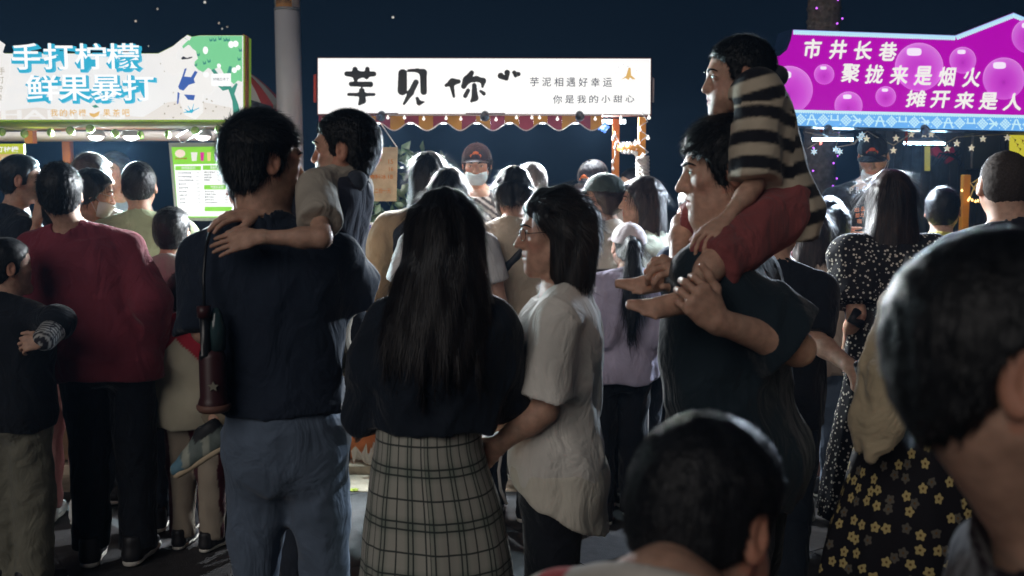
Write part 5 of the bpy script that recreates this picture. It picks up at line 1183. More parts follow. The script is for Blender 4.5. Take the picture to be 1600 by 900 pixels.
# the boy in his arm
bh = at(508, 462, 2.593); Hb = 1.00
B1 = Person('boy in navy vest over grey tee held by the man in jeans', bh-V(0, 0, .515*Hb), Hb, 72, q=1.3, seed=8, lean=(-.02, -.045))
B1.joints({'L': (at(503, 372, 2.315), at(400, 371, 2.301)), 'R': (at(470, 352, 2.704), at(408, 336, 2.463))}, {'L': (at(524, 560, 2.528), at(470, 600, 2.759)), 'R': (at(400, 590, 2.797), at(336, 655, 2.593))})
B1.build_body(head=at(538, 236, 2.574), hyaw=12, hpitch=-2, child=True, nr=.044,
    handspec=[(at(400, 371, 2.301), at(318, 388, 2.315)-at(400, 371, 2.301), V(-.1, -.8, .6), dict(s=.72, side=1, curl=(.12, .12, .08), spread=.07, thumb=.5)), (at(404, 333, 2.426), at(284, 345, 2.371)-at(404, 333, 2.426), V(0, -.35, 1), dict(s=.78, side=-1, curl=(.2, .35, .25), spread=.16))])
B1.shirt(cloth('tee_stone', (.40, .36, .30)), sleeve=.72, slr=(.048, .056), off=.010, hem=.50, uparm=('L', 'R'))
VEST = mat('plaid_navy', (.03, .035, .055), .85, .2, noise=.3, nscale=30)
B1.shirt(cloth('vest_navy', (.030, .034, .055)), off=.020, hem=.47, uparm=(), name='vest', wr=.006, box=.4)
f = F(); f.chain([B1.nb+V(-.03, -.04, -.01), B1.nb+V(.045, -.03, -.015), B1.nb+V(.05, .03, .0)], [.022, .024, .022], .02); P, Q = f.mesh(.006); pmesh('vest_collar', P, Q, cloth('vest_collar', (.045, .055, .075)), B1.root)
B1.pants(KHAKI, rk=.050, ra=.044, wr=.006); B1.hair_short(HB, th=.010, top=.012, strands=15000, ln=.011, lift=.3, jit=.4)
SNEAK = mat('sneaker_mix', (1, 1, 1), .6, .3, tint=True, noise=.2, nscale=30)
Rs = Rz(96)@Rx(-32); so_ = shoe(B1.root, at(335, 712, 2.537), Rs, .165, SNEAK, mat('sole_cream', (.50, .40, .27), .7), .0055)
def sn(P):
    q = (P-at(335, 712, 2.537))@Rs/.165; t = np.tile(V(.12, .15, .14), (len(P), 1)); t[q[:, 1] > .42] = V(.10, .2, .26); t[(np.sin(q[:, 1]*17+q[:, 2]*9) > .45)] = V(.30, .32, .27); t[(q[:, 2] > .34) & (q[:, 1] < .1)] = V(.02, .022, .025); return t
me = so_.data; n = len(me.vertices); Pq = np.zeros(n*3, np.float32); me.vertices.foreach_get('co', Pq); c_ = np.ones((n, 4), np.float32); c_[:, :3] = sn(Pq.reshape(-1, 3)); me.color_attributes.new('tint', 'FLOAT_COLOR', 'POINT').data.foreach_set('color', c_.ravel())
# toy bubble gun at the father's left hip
tg = empty('bubble_toy', at(335, 640, 2.315), 'dark red and black toy bubble gun hanging at the hip of the man in jeans', 'toy')
DR = mat('toy_red', (.045, .014, .016), .4, .4); DK = mat('toy_black', (.014, .015, .018), .3, .5); CL = mat('toy_clear', (.03, .06, .065), .15, .6)
t0 = at(334, 632, 2.334); MB().lathe(t0, [(.0, -.012), (.034, -.012), (.037, .0), (.034, .012), (.031, .02), (.031, .115), (.026, .128), (.014, .135), (.012, .16)], 20).build('tank', DR, tg)
MB().lathe(t0+V(0, 0, -.012), [(.034, -.004), (.040, .004), (.040, .012), (.034, .016)], 20).build('base_ring', mat('toy_ring', (.16, .08, .06), .5), tg)
MB().lathe(t0+V(.012, 0, .13), [(.020, 0), (.022, .05), (.014, .085), (.006, .10)], 14).build('bottle', CL, tg)
MB().tube([t0+V(-.020, -.018, .12), at(322, 555, 2.315), at(319, 492, 2.315)], [.013, .012, .011], 10).build('barrel', DK, tg)
MB().tube([at(319, 496, 2.315), at(318, 478, 2.315)], .016, 10).build('nozzle', DR, tg)
MB().tube([at(319, 482, 2.315), at(318, 430, 2.343), at(322, 385, 2.361), at(332, 350, 2.426)], .004, 6).build('strap', DK, tg)
MB().prism([(0, .012), (.004, .004), (.012, .003), (.006, -.003), (.008, -.011), (0, -.006), (-.008, -.011), (-.006, -.003), (-.012, .003), (-.004, .004)], t0+V(.010, -.031, .05), np.eye(3), .003).build('star_mark', mat('toy_mark', (.2, .19, .15), .5), tg)
# ---- woman in black top and plaid skirt
M2 = mk('woman with very long dark hair in black batwing top and checked cream skirt', 690, 293, 2.4, 0, bx=672, q=1.25, seed=5, wide=.86, shw=.86)
M2.joints({'L': (at(598, 590, 2.40), at(612, 655, 2.64)), 'R': (at(764, 590, 2.40), at(775, 668, 2.60))})
M2.build_body(hyaw=0, nr=.048, face=False, z0=.62, legtop=.72, handspec=[(at(600, 655, 2.62), V(.6, .5, -.5), V(-.5, 0, -.6), dict(side=-1))])
def ex(f):
    for n, e1, e2 in (('L', at(558, 652, 2.42), at(590, 560, 2.42)), ('R', at(802, 628, 2.44), at(768, 555, 2.42))):
        f.chain([M2.arm[n][0], e2, e1], [.045, .062, .048], .06)
M2.shirt(cloth('batwing', (.010, .015, .024)), off=.035, hem=.632, sleeve=.98, slr=(.036, .045), box=.8, wr=.008, wrs=18, extra=ex)
pm = bpy.data.materials.new('plaid'); pm.use_nodes = True; nt = pm.node_tree; bs = nt.nodes['Principled BSDF']; bs.inputs['Roughness'].default_value = .9; bs.inputs['Specular IOR Level'].default_value = .2; bs.inputs['Sheen Weight'].default_value = .15
uvn = nt.nodes.new('ShaderNodeUVMap'); sx = nt.nodes.new('ShaderNodeSeparateXYZ'); nt.links.new(uvn.outputs[0], sx.inputs[0])
def mth(op, a, b=None, c=None):
    n_ = nt.nodes.new('ShaderNodeMath'); n_.operation = op
    for i, v in enumerate((a, b, c)):
        if v is None: continue
        if isinstance(v, (int, float)): n_.inputs[i].default_value = v
        else: nt.links.new(v, n_.inputs[i])
    return n_.outputs[0]
def lines(src, period, offs, w, soft=.0012):
    r = None
    for o_ in offs:
        d = mth('ABSOLUTE', mth('SUBTRACT', mth('FRACT', mth('ADD', mth('DIVIDE', src, period), 10.5-o_/period)), .5)); d = mth('MULTIPLY', d, period)
        v = mth('SUBTRACT', 1.0, mth('SMOOTH_MIN', mth('MAXIMUM', mth('DIVIDE', mth('SUBTRACT', d, w), soft), 0.0), 1.0, .01)); r = v if r is None else mth('MAXIMUM', r, v)
    return r
lu = lines(sx.outputs[0], .0855, (0, .0135, .049), .0016); lv = lines(sx.outputs[1], .125, (0, .0175, .070), .0016)
gu = lines(sx.outputs[0], .0855, (.0068,), .009, .012); gv = lines(sx.outputs[1], .125, (.0088,), .010, .015)
m1 = nt.nodes.new('ShaderNodeMix'); m1.data_type = 'RGBA'; m1.inputs[6].default_value = (.36, .355, .31, 1); m1.inputs[7].default_value = (.17, .20, .165, 1); nt.links.new(mth('MULTIPLY', mth('ADD', gu, gv), .5), m1.inputs[0])
m2 = nt.nodes.new('ShaderNodeMix'); m2.data_type = 'RGBA'; m2.inputs[7].default_value = (.022, .03, .03, 1); nt.links.new(m1.outputs[2], m2.inputs[6]); nt.links.new(mth('MULTIPLY', mth('MAXIMUM', lu, lv), .93), m2.inputs[0]); nt.links.new(m2.outputs[2], bs.inputs['Base Color'])
nz = nt.nodes.new('ShaderNodeTexNoise'); nz.inputs['Scale'].default_value = 500; bpn = nt.nodes.new('ShaderNodeBump'); bpn.inputs['Strength'].default_value = .3; bpn.inputs['Distance'].default_value = .003; nt.links.new(nz.outputs[0], bpn.inputs['Height']); nt.links.new(bpn.outputs[0], bs.inputs['Normal'])
zr = lambda py, Y=2.4: at(672, py, Y)[2]; wpx = 2.4/1570
so2 = V(M2.g[0], 2.4, 0)
sheet('skirt', M2.root, so2, Rz(-90), [(zr(600), .108, .122, -.008), (zr(640), .112, .125, -.008), (zr(680), .120, .128, -.008), (zr(720), .128, .140, -.005), (zr(800), .140, .168, .005), (zr(900), .155, .190, .01), (.30, .175, .215, .01), (.25, .178, .218, .01)], pm, folds=(7, .06), seed=4)
M2.shoes(BLACKSHOE)
hair_long(M2, HB, [(.08, 0, -.012, .082, .10), (.03, 0, -.018, .096, .104), (-.03, 0, -.034, .102, .100), (-.09, -.006, -.060, .114, .090), (-.16, -.014, -.090, .126, .072), (-.22, -.020, -.112, .128, .06), (-.27, -.022, -.125, .118, .05), (-.30, -.02, -.130, .098, .04), (-.325, -.02, -.130, .07, .03)], th=.014, top=.016, strands=16000, ln=.065, wd=.0006, jag=.022, sm=STRAND, lift=.04, jit=.10)
# ---- woman in white tee with glasses
M3 = mk('woman with glasses and dark bob in a loose white tee facing left', 872, 290, 2.6, 84, bx=866, q=1.35, seed=6, wide=1.0, deep=1.0, belly=0)
M3.joints({'L': (at(851, 640, 2.44), at(778, 694, 2.44)), 'R': (at(815, 650, 2.80), at(775, 690, 2.70))})
M3.build_body(head=at(866, 366, 2.6), hyaw=9, hpitch=-3, nr=.048, male=False, handspec=[(at(778, 694, 2.44), at(745, 722, 2.46)-at(778, 694, 2.44), V(.3, -.9, .3), dict(side=1, curl=(.35, .5, .4), s=.86))])
def ex(f): f.ell(M3.L(-.03, .062, .725), [.055, .05, .06], None, .05); f.ell(M3.L(.03, .062, .725), [.055, .05, .06], None, .05)
M3.shirt(WHT, off=.015, hem=.515, sleeve=.86, slr=(.038, .054), box=.25, wr=.0085, wrs=22, extra=ex)
f = F(); f.loft(M3.g, M3.R, [(z, cx, cy-.010*(1-(z/M3.H-.40)/.175), a-.030*max(0, (z/M3.H-.44)/.135), b-.028*max(0, (z/M3.H-.44)/.135)) for z, cx, cy, a, b in M3.secs(.036, .40, .575, .3)], .03, cap=.006); f.half(M3.L(0, 0, .475), M3.R@V(0, .62, -1), .008); f.wrinkle(wr_soft(.005, 20, 77)); P, Q = f.mesh(.007); pmesh('waist_cloth', P, Q, cloth('cream_jacket', (.58, .55, .47)), M3.root)
M3.pants(BLACK, off=.001, top=.54, wr=.002, rk=.042, ra=.04); M3.shoes(BLACKSHOE)
MB().tube([at(783, 712, 2.44), at(779, 735, 2.43), at(782, 765, 2.43), at(792, 788, 2.43)], .0042, 6, flat=None).build('tie_string', WTRIM, M3.root)
hair_long(M3, HB, [(.05, 0, -.02, .088, .10), (.0, 0, -.03, .095, .095), (-.06, 0, -.034, .098, .085), (-.11, 0, -.034, .098, .078), (-.145, 0, -.032, .088, .068)], th=.014, line=[(-.6, .0), (-.12, .022), (-.06, .020), (0, .020), (.03, .036), (.05, .058), (.07, .080), (.085, .10), (.14, .14)], strands=8000, ln=.05, jag=.004, sm=STRAND, yaw=M3.yaw+9, wd=.0006, lift=.03, jit=.07, back=1)
glasses(M3)
# ---- big man with a boy on his shoulders
M4 = mk('heavy man in black tee facing left with a boy on his shoulders', 1128, 180, 2.448, 66, bx=1170, q=1.3, seed=9, wide=1.08, deep=1.02, belly=.012, ht=.02)
M4.joints({'L': (at(1246, 545, 2.250), at(1118, 500, 2.124)), 'R': (at(1118, 490, 2.655), at(1072, 434, 2.448))})
w1, w2 = at(1118, 500, 2.124), at(1070, 430, 2.394)
M4.hs = 1.06; M4.build_body(head=at(1130, 270, 2.430), hyaw=20, hpitch=-7, nr=.064, handspec=[(w1, at(1074, 452, 2.088)-w1, V(-.25, -.9, .35), dict(side=1, curl=(.75, 1.05, .7), s=.98, thumb=.6, spread=.03)), (w2, at(1022, 402, 2.322)-w2, V(-.4, -.7, .7), dict(side=-1, curl=(.7, 1.0, .7), s=.95, spread=.03))])
M4.shirt(cloth('tee_black', (.012, .022, .030)), off=.024, hem=.46, sleeve=.92, slr=(.042, .056), box=.85, wr=.0085, wrs=20)
M4.pants(BLACK); M4.shoes()
M4.hair_short(HB, th=.014, top=.022, strands=15000, ln=.022, lift=.3, jit=.4, line=[(-.14, -.062), (-.092, -.058), (-.07, -.05), (-.045, -.034), (-.028, -.012), (-.02, .022), (.012, .030), (.04, .040), (.06, .068), (.075, .088), (.088, .105), (.14, .15)])
# the boy on the shoulders
Hk = .95; hk = at(1222, 322, 2.448)
B2 = Person('boy in black and tan striped tee and coral shorts sitting on a man\'s shoulders', hk-V(0, 0, .515*Hk), Hk, 80, q=1.35, seed=12, lean=(0, .085))
B2.joints({'L': (at(1178, 290, 2.313), at(1132, 345, 2.250)), 'R': (at(1130, 300, 2.610), at(1098, 356, 2.538))}, {'L': (at(1118, 408, 2.214), at(1082, 456, 2.160)), 'R': (at(1068, 352, 2.556), at(1056, 420, 2.394))})
def foot(f, a, d, up, s_):
    d = nrm(d); up = nrm(up-d*(up@d)); t = np.cross(d, up); P = lambda x, y, z: a+(d*x+t*y+up*z)*s_
    f.cone(a, P(-.012, 0, -.035), .022*s_, .020*s_, .02); f.cone(P(-.012, 0, -.038), P(.085, 0, -.035), .021*s_, .026*s_, .02, 'u', (up, 1.5)); f.cone(P(.0, 0, -.012), P(.07, .006, -.028), .020*s_, .015*s_, .02)
    for i in range(5):
        y = (.024, .009, -.003, -.014, -.024)[i]; L_ = (.134, .128, .121, .112, .102)[i]; r = (.0115, .0078, .0072, .0066, .0062)[i]
        f.cone(P(.085, y*.9, -.034), P(L_, y*1.1, -.036), r*s_*.85, r*s_, .0025)
aL, aR = B2.leg['L'][2], B2.leg['R'][2]
foot(B2.body, aL, at(1020, 474, 2.097)-at(1078, 466, 2.142), V(-.3, -.75, .8), 1.02); foot(B2.body, aR, at(990, 438, 2.340)-at(1052, 428, 2.376), V(-.3, -.6, .8), 1.02)
hw = at(1132, 345, 2.250)
B2.build_body(head=at(1152, 124, 2.430), hyaw=9, hpitch=-4, child=True, nr=.046, handspec=[(hw, at(1098, 372, 2.214)-hw, V(-.6, -.6, .5), dict(s=.68, side=1, curl=(.3, .45, .3)))])
for a_, bx in ((aL, at(1050, 466, 2.178)), (aR, at(1022, 428, 2.394))): pass
o = B2.shirt(TINTC, off=.026, hem=.43, sleeve=.95, slr=(.058, .066), box=.55, wr=.005, h=.0058)
ax0 = B2.g+V(0, 0, .5*Hk); dax = nrm(B2.L(0, 0, .82)-B2.L(0, 0, .5)); sL, eL = B2.arm['L'][0], B2.arm['L'][1]; dar = nrm(eL-sL)
def stripes(P):
    t = (P-ax0)@dax; ta = (P-sL)@dar; dr = np.linalg.norm((P-sL)-ta[:, None]*dar, axis=1); arm_ = (ta > .035) & (dr < .095) & (P[:, 1] < sL[1]+.055); v = np.where(arm_, ta-.013, t+.012)
    c = soft((np.sin(v/.060*2*np.pi)-.05)*2.2, (.48, .41, .31), (.012, .012, .016)); nk = t > .345; c[nk] = V(.02, .024, .03); return c
recolor(o, stripes)
f = F(); f.chain([B2.nb+V(-.035, -.05, -.012), B2.nb+V(.045, -.045, .012), B2.nb+V(.06, .03, .02)], [.018, .022, .02], .02); P, Q = f.mesh(.006); pmesh('collar', P, Q, cloth('collar_grey', (.03, .035, .045)), B2.root)
f = F(); f.loft(B2.g, B2.R, B2.secs(.012, .46, .58), .03, cap=.008)
for n in ('L', 'R'):
    hp, kn, an = B2.leg[n]; B2._capcone(f, hp, hp+(kn-hp)*1.0+nrm(an-kn)*(.012 if n == 'L' else .006), .082, .062, .03)
f.wrinkle(wr_soft(.008, 26, 41, 1)); P, Q = f.mesh(.0062); pmesh('shorts', P, Q, CORAL, B2.root)
B2.hair_short(HB, th=.009, top=.012, strands=15000, ln=.012, lift=.3, jit=.4)
# ---- boy, foreground centre
zn = at(1050, 912, .97); F2 = Person('blurred boy with cropped hair and a red and white collar at the bottom centre', V(zn[0], .98, 0), zn[2]/.845, -30, q=1.2, seed=14, wide=.9)
F2.joints(); F2.build_body(head=at(1105, 812, 1.06), hyaw=-18, hpitch=-18, child=True, nr=.046)
o = F2.shirt(TINTC, off=.016, sleeve=.8, wr=.004); recolor(o, lambda P: pick(np.abs(np.linalg.norm((P-F2.nb)[:, :2], axis=1)-.125) < .018, (.5, .03, .03), (.6, .56, .5)))
F2.pants(DENIMD); F2.shoes(); F2.hair_short(HB, th=.012, top=.014, strands=9000, ln=.010, lift=.12, jit=.25, line=[(-.14, -.062), (-.05, -.055), (-.035, -.03), (-.02, .0), (.012, .02), (.04, .034), (.06, .058), (.075, .076), (.088, .095), (.14, .14)])
# ---- big blurred head, foreground right
fc1 = at(1586, 582, .86); F1 = Person('large blurred dark head in the near right corner turned right', V(fc1[0]+.15, .90, 0), 1.47, -96, q=1.15, seed=15, hs=.97)
F1.joints(); F1.lean = (0, -.05); F1.build_body(head=fc1, hyaw=-6, hpitch=-4, hroll=-4, nr=.050, face=True)
F1.shirt(cloth('tee_plum', (.014, .009, .013)), off=.02, wr=.005); F1.pants(BLACK); F1.shoes()
F1.hair_short(HB, th=.012, top=.015, strands=6000, ln=.014, lift=.06, jit=.2, line=[(-.14, -.075), (-.10, -.075), (-.07, -.065), (-.045, -.050), (-.028, -.034), (-.0, -.02), (.03, .010), (.045, .05), (.06, .072), (.075, .09), (.088, .105), (.14, .15)])
# ---- woman in the yellow flower skirt
F4 = Person('woman in a black skirt of large yellow flowers with a beige jacket on her arm', V(at(1452, 450, 2.25)[0], 2.25, 0), 1.37, 8, q=1.0, seed=16, lean=(.075, .0))
F4.joints({'R': (at(1566, 800, 2.12), at(1535, 925, 2.05)), 'L': (at(1392, 560, 2.2), at(1352, 600, 2.38))}); F4.build_body(face=False, handspec=[(at(1535, 925, 2.05), V(-.1, -.1, -1), V(1, -.2, 0), dict(side=1))])
F4.shirt(BLACK, off=.02, hem=.54, sleeve=1.02, slr=(.05, .06), wr=.005); F4.shoes(); F4.hair_short(HB, strands=0)
fm = bpy.data.materials.new('flower_print'); fm.use_nodes = True; nt = fm.node_tree; bs = nt.nodes['Principled BSDF']; bs.inputs['Roughness'].default_value = .85; bs.inputs['Specular IOR Level'].default_value = .2
uvn = nt.nodes.new('ShaderNodeUVMap'); vo = nt.nodes.new('ShaderNodeTexVoronoi'); vo.voronoi_dimensions = '2D'; vo.inputs['Scale'].default_value = 29; vo.inputs['Randomness'].default_value = .75; nt.links.new(uvn.outputs[0], vo.inputs['Vector'])
sc_ = nt.nodes.new('ShaderNodeVectorMath'); sc_.operation = 'SUBTRACT'; nt.links.new(uvn.outputs[0], sc_.inputs[0]); nt.links.new(vo.outputs['Position'], sc_.inputs[1]); sx = nt.nodes.new('ShaderNodeSeparateXYZ'); nt.links.new(sc_.outputs[0], sx.inputs[0])
cs = nt.nodes.new('ShaderNodeSeparateColor'); nt.links.new(vo.outputs['Color'], cs.inputs[0])
an_ = mth('ADD', mth('MULTIPLY', mth('ARCTAN2', sx.outputs[1], sx.outputs[0]), 5.0), mth('MULTIPLY', cs.outputs[0], 6.0)); rad = mth('ADD', .30, mth('MULTIPLY', mth('COSINE', an_), .055))
inn_ = mth('LESS_THAN', vo.outputs['Distance'], rad); cen_ = mth('LESS_THAN', vo.outputs['Distance'], .085); keep = mth('GREATER_THAN', cs.outputs[1], .14)
m1 = nt.nodes.new('ShaderNodeMix'); m1.data_type = 'RGBA'; m1.inputs[6].default_value = (.50, .40, .17, 1); m1.inputs[7].default_value = (.12, .11, .09, 1); nt.links.new(mth('GREATER_THAN', cs.outputs[2], .66), m1.inputs[0])
m3 = nt.nodes.new('ShaderNodeMix'); m3.data_type = 'RGBA'; m3.inputs[7].default_value = (.14, .08, .03, 1); nt.links.new(m1.outputs[2], m3.inputs[6]); nt.links.new(cen_, m3.inputs[0])
m2 = nt.nodes.new('ShaderNodeMix'); m2.data_type = 'RGBA'; m2.inputs[6].default_value = (.012, .011, .014, 1); nt.links.new(m3.outputs[2], m2.inputs[7]); nt.links.new(mth('MULTIPLY', inn_, keep), m2.inputs[0]); nt.links.new(m2.outputs[2], bs.inputs['Base Color'])
zz_ = lambda py: at(1450, py, 2.25)[2]
sheet('skirt', F4.root, F4.g, Rz(-80), [(zz_(628), .115, .12, 0), (zz_(660), .125, .135, 0), (zz_(740), .15, .165, 0), (zz_(900), .185, .225, 0), (.22, .20, .25, 0)], fm, folds=(9, .10), seed=6)
f = F()
for pts, r in (((at(1394, 470, 2.12), at(1372, 570, 2.10), at(1350, 650, 2.10), at(1343, 700, 2.10)), (.020, .036, .030, .018)), ((at(1398, 480, 2.10), at(1392, 580, 2.06), at(1378, 660, 2.06), at(1362, 716, 2.06)), (.022, .040, .034, .016)), ((at(1404, 480, 2.12), at(1410, 560, 2.08), at(1412, 610, 2.08), at(1416, 640, 2.08)), (.022, .036, .034, .026)), ((at(1412, 600, 2.1), at(1426, 622, 2.1), at(1434, 640, 2.1)), (.03, .024, .016)), ((at(1385, 600, 2.05), at(1390, 660, 2.05), at(1384, 700, 2.05)), (.022, .026, .014))): f.chain(pts, r, .018)
f.wrinkle(wr_soft(.007, 34, 5, .4)); P, Q = f.mesh(.0062); jo = tag(pmesh('jacket', P, Q, JACK), 'beige jacket draped over the arm of the woman in the flower skirt', 'jacket')
f = F(); f.chain([at(1424, 622, 2.06), at(1428, 640, 2.06)], [.012, .012], .01); P, Q = f.mesh(.006); pmesh('sleeve_hem', P, Q, JACK, jo)
# ------------------------------------------------------------------ left group
def simple(p, top, bottom, hair='short', arms=None, legs=None, face=False, hy=0, hp=0, hr=0, child=False, nr=.054, head=None, tk={}, bk={}, hk={}, hands=None, hm=HB, shoe_m=None, skirt=None):
    p.joints(arms, legs)
    hands = list(hands or [])
    for n, sg in (('L', -1), ('R', 1)):
        if not any(np.linalg.norm(np.asarray(h[0])-p.arm[n][2]) < .03 for h in hands):
            w, e = p.arm[n][2], p.arm[n][1]; hands.append((w, nrm(w-e)+p.R@V(0, .15, 0), p.R@V(sg, -.2, 0), dict(side=sg)))
    p.build_body(head=head, hyaw=hy, hpitch=hp, hroll=hr, face=face, child=child, nr=nr, handspec=hands)
    if top is not None: p.shirt(top, **{**dict(wr=.007, wrs=18), **tk})
    if bottom is not None: p.pants(bottom, **{**dict(wr=.006), **bk})
    p.shoes(shoe_m)
    if hair == 'short': p.hair_short(hm, **{**dict(strands=1500), **hk})
    return p
L1 = mk('man in a dark red long sleeved polo and black jeans seen from behind', 92, 255, 4.05, 6, bx=165, q=1.05, seed=21, wide=1.08, deep=1.1, lean=(0, 0))
L1.lean = (L1.lean[0]*.62, L1.lean[1])
simple(L1, RED, BLACK, hy=14, head=at(94, 304, 4.0), arms={'R': (at(236, 470, 4.0), at(241, 548, 4.12)), 'L': (at(52, 470, 4.0), at(66, 540, 4.2))}, tk=dict(long=.93, cuff=.72, slr=(.044, .046), off=.03, hem=.475, box=.7, wr=.009, wrs=15), bk=dict(rk=.048, ra=.044, off=.016), hands=[(at(241, 548, 4.12), V(0, .3, -1), V(1, 0, 0), dict(side=1, curl=(.5, .6, .4)))], hk=dict(strands=3000, th=.014, top=.02))
f = F(); rr_ = .062; nb = L1.nb
f.chain([nb+V(rr_*math.cos(a), rr_*math.sin(a)*.9, .012+.012*math.sin(a)) for a in np.linspace(-.4, math.pi*-1+.4, 9)], [.018]*9, .012); P, Q = f.mesh(.008); pmesh('collar', P, Q, RED, L1.root)
L2 = simple(mk('man in dark navy tee at the left edge lit warm looking right', 22, 240, 4.75, -48, bx=14, q=.85, seed=22), cloth('tee_ink', (.012, .018, .028)), DENIMD, hy=-22, face=True, tk=dict(off=.02))
p = mk('teenager in black at the left edge arm folded with a striped cuff', 8, 370, 3.75, -20, bx=16, q=.95, seed=23, wide=.9)
L3 = simple(p, BLACK, OLIVE, hy=-30, arms={'R': (at(88, 505, 3.62), at(66, 533, 3.5)), 'L': (at(-40, 520, 3.7), at(-10, 560, 3.7))}, tk=dict(long=.2, slr=(.042, .05), off=.03, box=.9), bk=dict(rk=.06, ra=.055, off=.03), hands=[(at(66, 533, 3.5), V(-1, -.1, -.15), V(0, -.8, .4), dict(side=1, curl=(.6, .7, .5)))])
cf = F(); cf.cone(at(86, 512, 3.61), at(70, 530, 3.52), .048, .042, .01); P, Q = cf.mesh(.007); o = pmesh('striped_cuff', P, Q, TINTC, L3.root)
dq = nrm(at(70, 530, 3.52)-at(86, 512, 3.61)); recolor(o, lambda P: pick(np.sin(((P-at(86, 512, 3.61))@dq)*420) > .3, (.4, .4, .38), (.03, .03, .04)))
L5 = simple(mk('woman in cream blouse and mauve trousers behind the man in red', 92, 290, 4.55, 0, q=.7, seed=24), CREAMC, MAUVE, arms={'L': (at(38, 420, 4.5), at(58, 342, 4.62))}, tk=dict(long=.75, off=.022), hands=[(at(58, 342, 4.62), V(.2, .2, 1), V(-.4, -.8, 0), dict(side=1))], shoe_m=WHITESHOE)
p = mk('woman in white tee with a white face mask and tied back hair', 138, 262, 4.85, -62, bx=150, q=.85, seed=25)
L4 = simple(p, cloth('tee_snow', (.6, .58, .55)), DENIMD, hair=None, hy=-8, hp=-14, nr=.046, face=True)
hair_long(L4, HB, [(.05, 0, -.015, .082, .10), (.0, 0, -.03, .085, .085), (-.05, 0, -.05, .07, .06)], th=.010, top=.012, strands=900, ln=.05, jag=0); mask(L4, MASKW); glasses(L4, mat('mask_strap', (.6, .6, .6), .5))
tail(L4, HB, [L4.hc+L4.hR@V(0, -.11, .01), L4.hc+L4.hR@V(0, -.15, -.03), L4.hc+L4.hR@V(0, -.14, -.13)], [.025, .03, .008], 200)
L6 = simple(mk('man with brown spiky hair in pale tee behind the woman with white mask', 142, 240, 5.15, -25, gz=.05, bx=160, q=.7, seed=26), cloth('tee_pale', (.55, .52, .48)), DENIMD, hy=-20, hm=HN, hk=dict(ln=.03, strands=1500, top=.024), face=True)
L10 = simple(mk('woman in pale blue tee in the dark behind the left counter', 178, 236, 5.95, 165, gz=.06, q=.7, seed=27), cloth('tee_sky', (.30, .38, .48)), DENIMD, face=True, hk=dict(th=.014))
L7 = simple(mk('man in pale green tee seen from behind at the lemon stall', 219, 252, 4.85, 4, bx=246, q=.95, seed=28, wide=1.1), GREENT, DENIMD, hy=10, hp=-8, arms={'L': (at(218, 385, 4.78), at(225, 440, 5.0))}, tk=dict(off=.026, box=.7, sleeve=.75, slr=(.042, .05)), hk=dict(th=.009), shoe_m=WHITESHOE)
L8 = simple(mk('boy with round cropped head in grey jacket under the reaching hand', 265, 322, 4.45, 2, q=.9, seed=29), GREY, DENIMD, child=True, nr=.05, hk=dict(strands=2500, th=.012, ln=.012), tk=dict(long=.8, off=.03, box=.8, wr=.009, wrs=16))
p = mk('small boy in cream and red raglan jacket and maroon striped trousers', 292, 420, 4.2, -14, bx=298, q=1.0, seed=30, wide=1.15, deep=1.2)
L9 = simple(p, TINTC, TINTC, child=True, nr=.05, hk=dict(strands=2500, th=.012, ln=.012), tk=dict(long=.9, off=.035, slr=(.052, .055), box=.9, wr=.010, wrs=14, hem=.46), bk=dict(rk=.050, ra=.042), hy=-8)
sL9, H9 = L9.g, L9.H
def rag(P):
    q = (P-L9.g)@L9.R/H9; yk = (q[:, 2] > .70+.9*np.maximum(0, .10-np.abs(q[:, 0]))); sh_, e_, w_ = L9.arm['L']; d1 = np.linalg.norm(P-sh_-np.clip((P-sh_)@(e_-sh_)/((e_-sh_)@(e_-sh_)), 0, 1)[:, None]*(e_-sh_), axis=1); d2 = np.linalg.norm(P-e_-np.clip((P-e_)@(w_-e_)/((w_-e_)@(w_-e_)), 0, 1)[:, None]*(w_-e_), axis=1); sl_ = np.minimum(d1, d2) < .078; return pick(yk | sl_, (.34, .02, .035), (.40, .37, .28))
recolor(next(c for c in L9.root.children if c.name.startswith('shirt')), rag)
recolor(next(c for c in L9.root.children if c.name.startswith('trousers')), lambda P: pick((((P-L9.g)@L9.R)[:, 0]/H9 % .104) < .030, (.07, .012, .02), (.33, .28, .22)))
L11 = simple(mk('person with dark hair in pale top beside the lit green menu', 378, 248, 4.3, -10, q=.75, seed=31, wide=.85), CREAMC, DENIMD, hy=30)
C0 = simple(mk('teenager in dark trousers and beige shoes hidden in front of the father', 480, 345, 3.65, 10, q=.7, seed=32), BLACK, DENIMD, shoe_m=BEIGESHOE)
# ------------------------------------------------------------------ centre group
p = mk('woman with long dark hair in brown top with puffed sleeves at the dessert counter', 668, 237, 4.75, 6, bx=664, q=.9, seed=41)
BRN = cloth('brown_top', (.24, .17, .10)); C1 = simple(p, BRN, DENIMD, hair=None, nr=.046, tk=dict(long=.6, slr=(.05, .060), cuff=.7, wr=.010))
C1.shirt(BLACK, off=.020, hem=.48, uparm=(), name='pinafore', wr=.004)
hair_long(C1, HB, [(.05, 0, -.015, .085, .10), (-.05, 0, -.03, .092, .085), (-.15, 0, -.05, .10, .06), (-.30, 0, -.07, .095, .045), (-.36, 0, -.07, .07, .03)], strands=4000, ln=.10, sm=STRAND)
p = mk('woman with hair pinned up in pale grey tee behind the plaid skirted woman', 700, 262, 4.45, -5, q=.85, seed=42); C2 = simple(p, cloth('tee_ash', (.5, .5, .5)), DENIMD, hair=None, nr=.046)
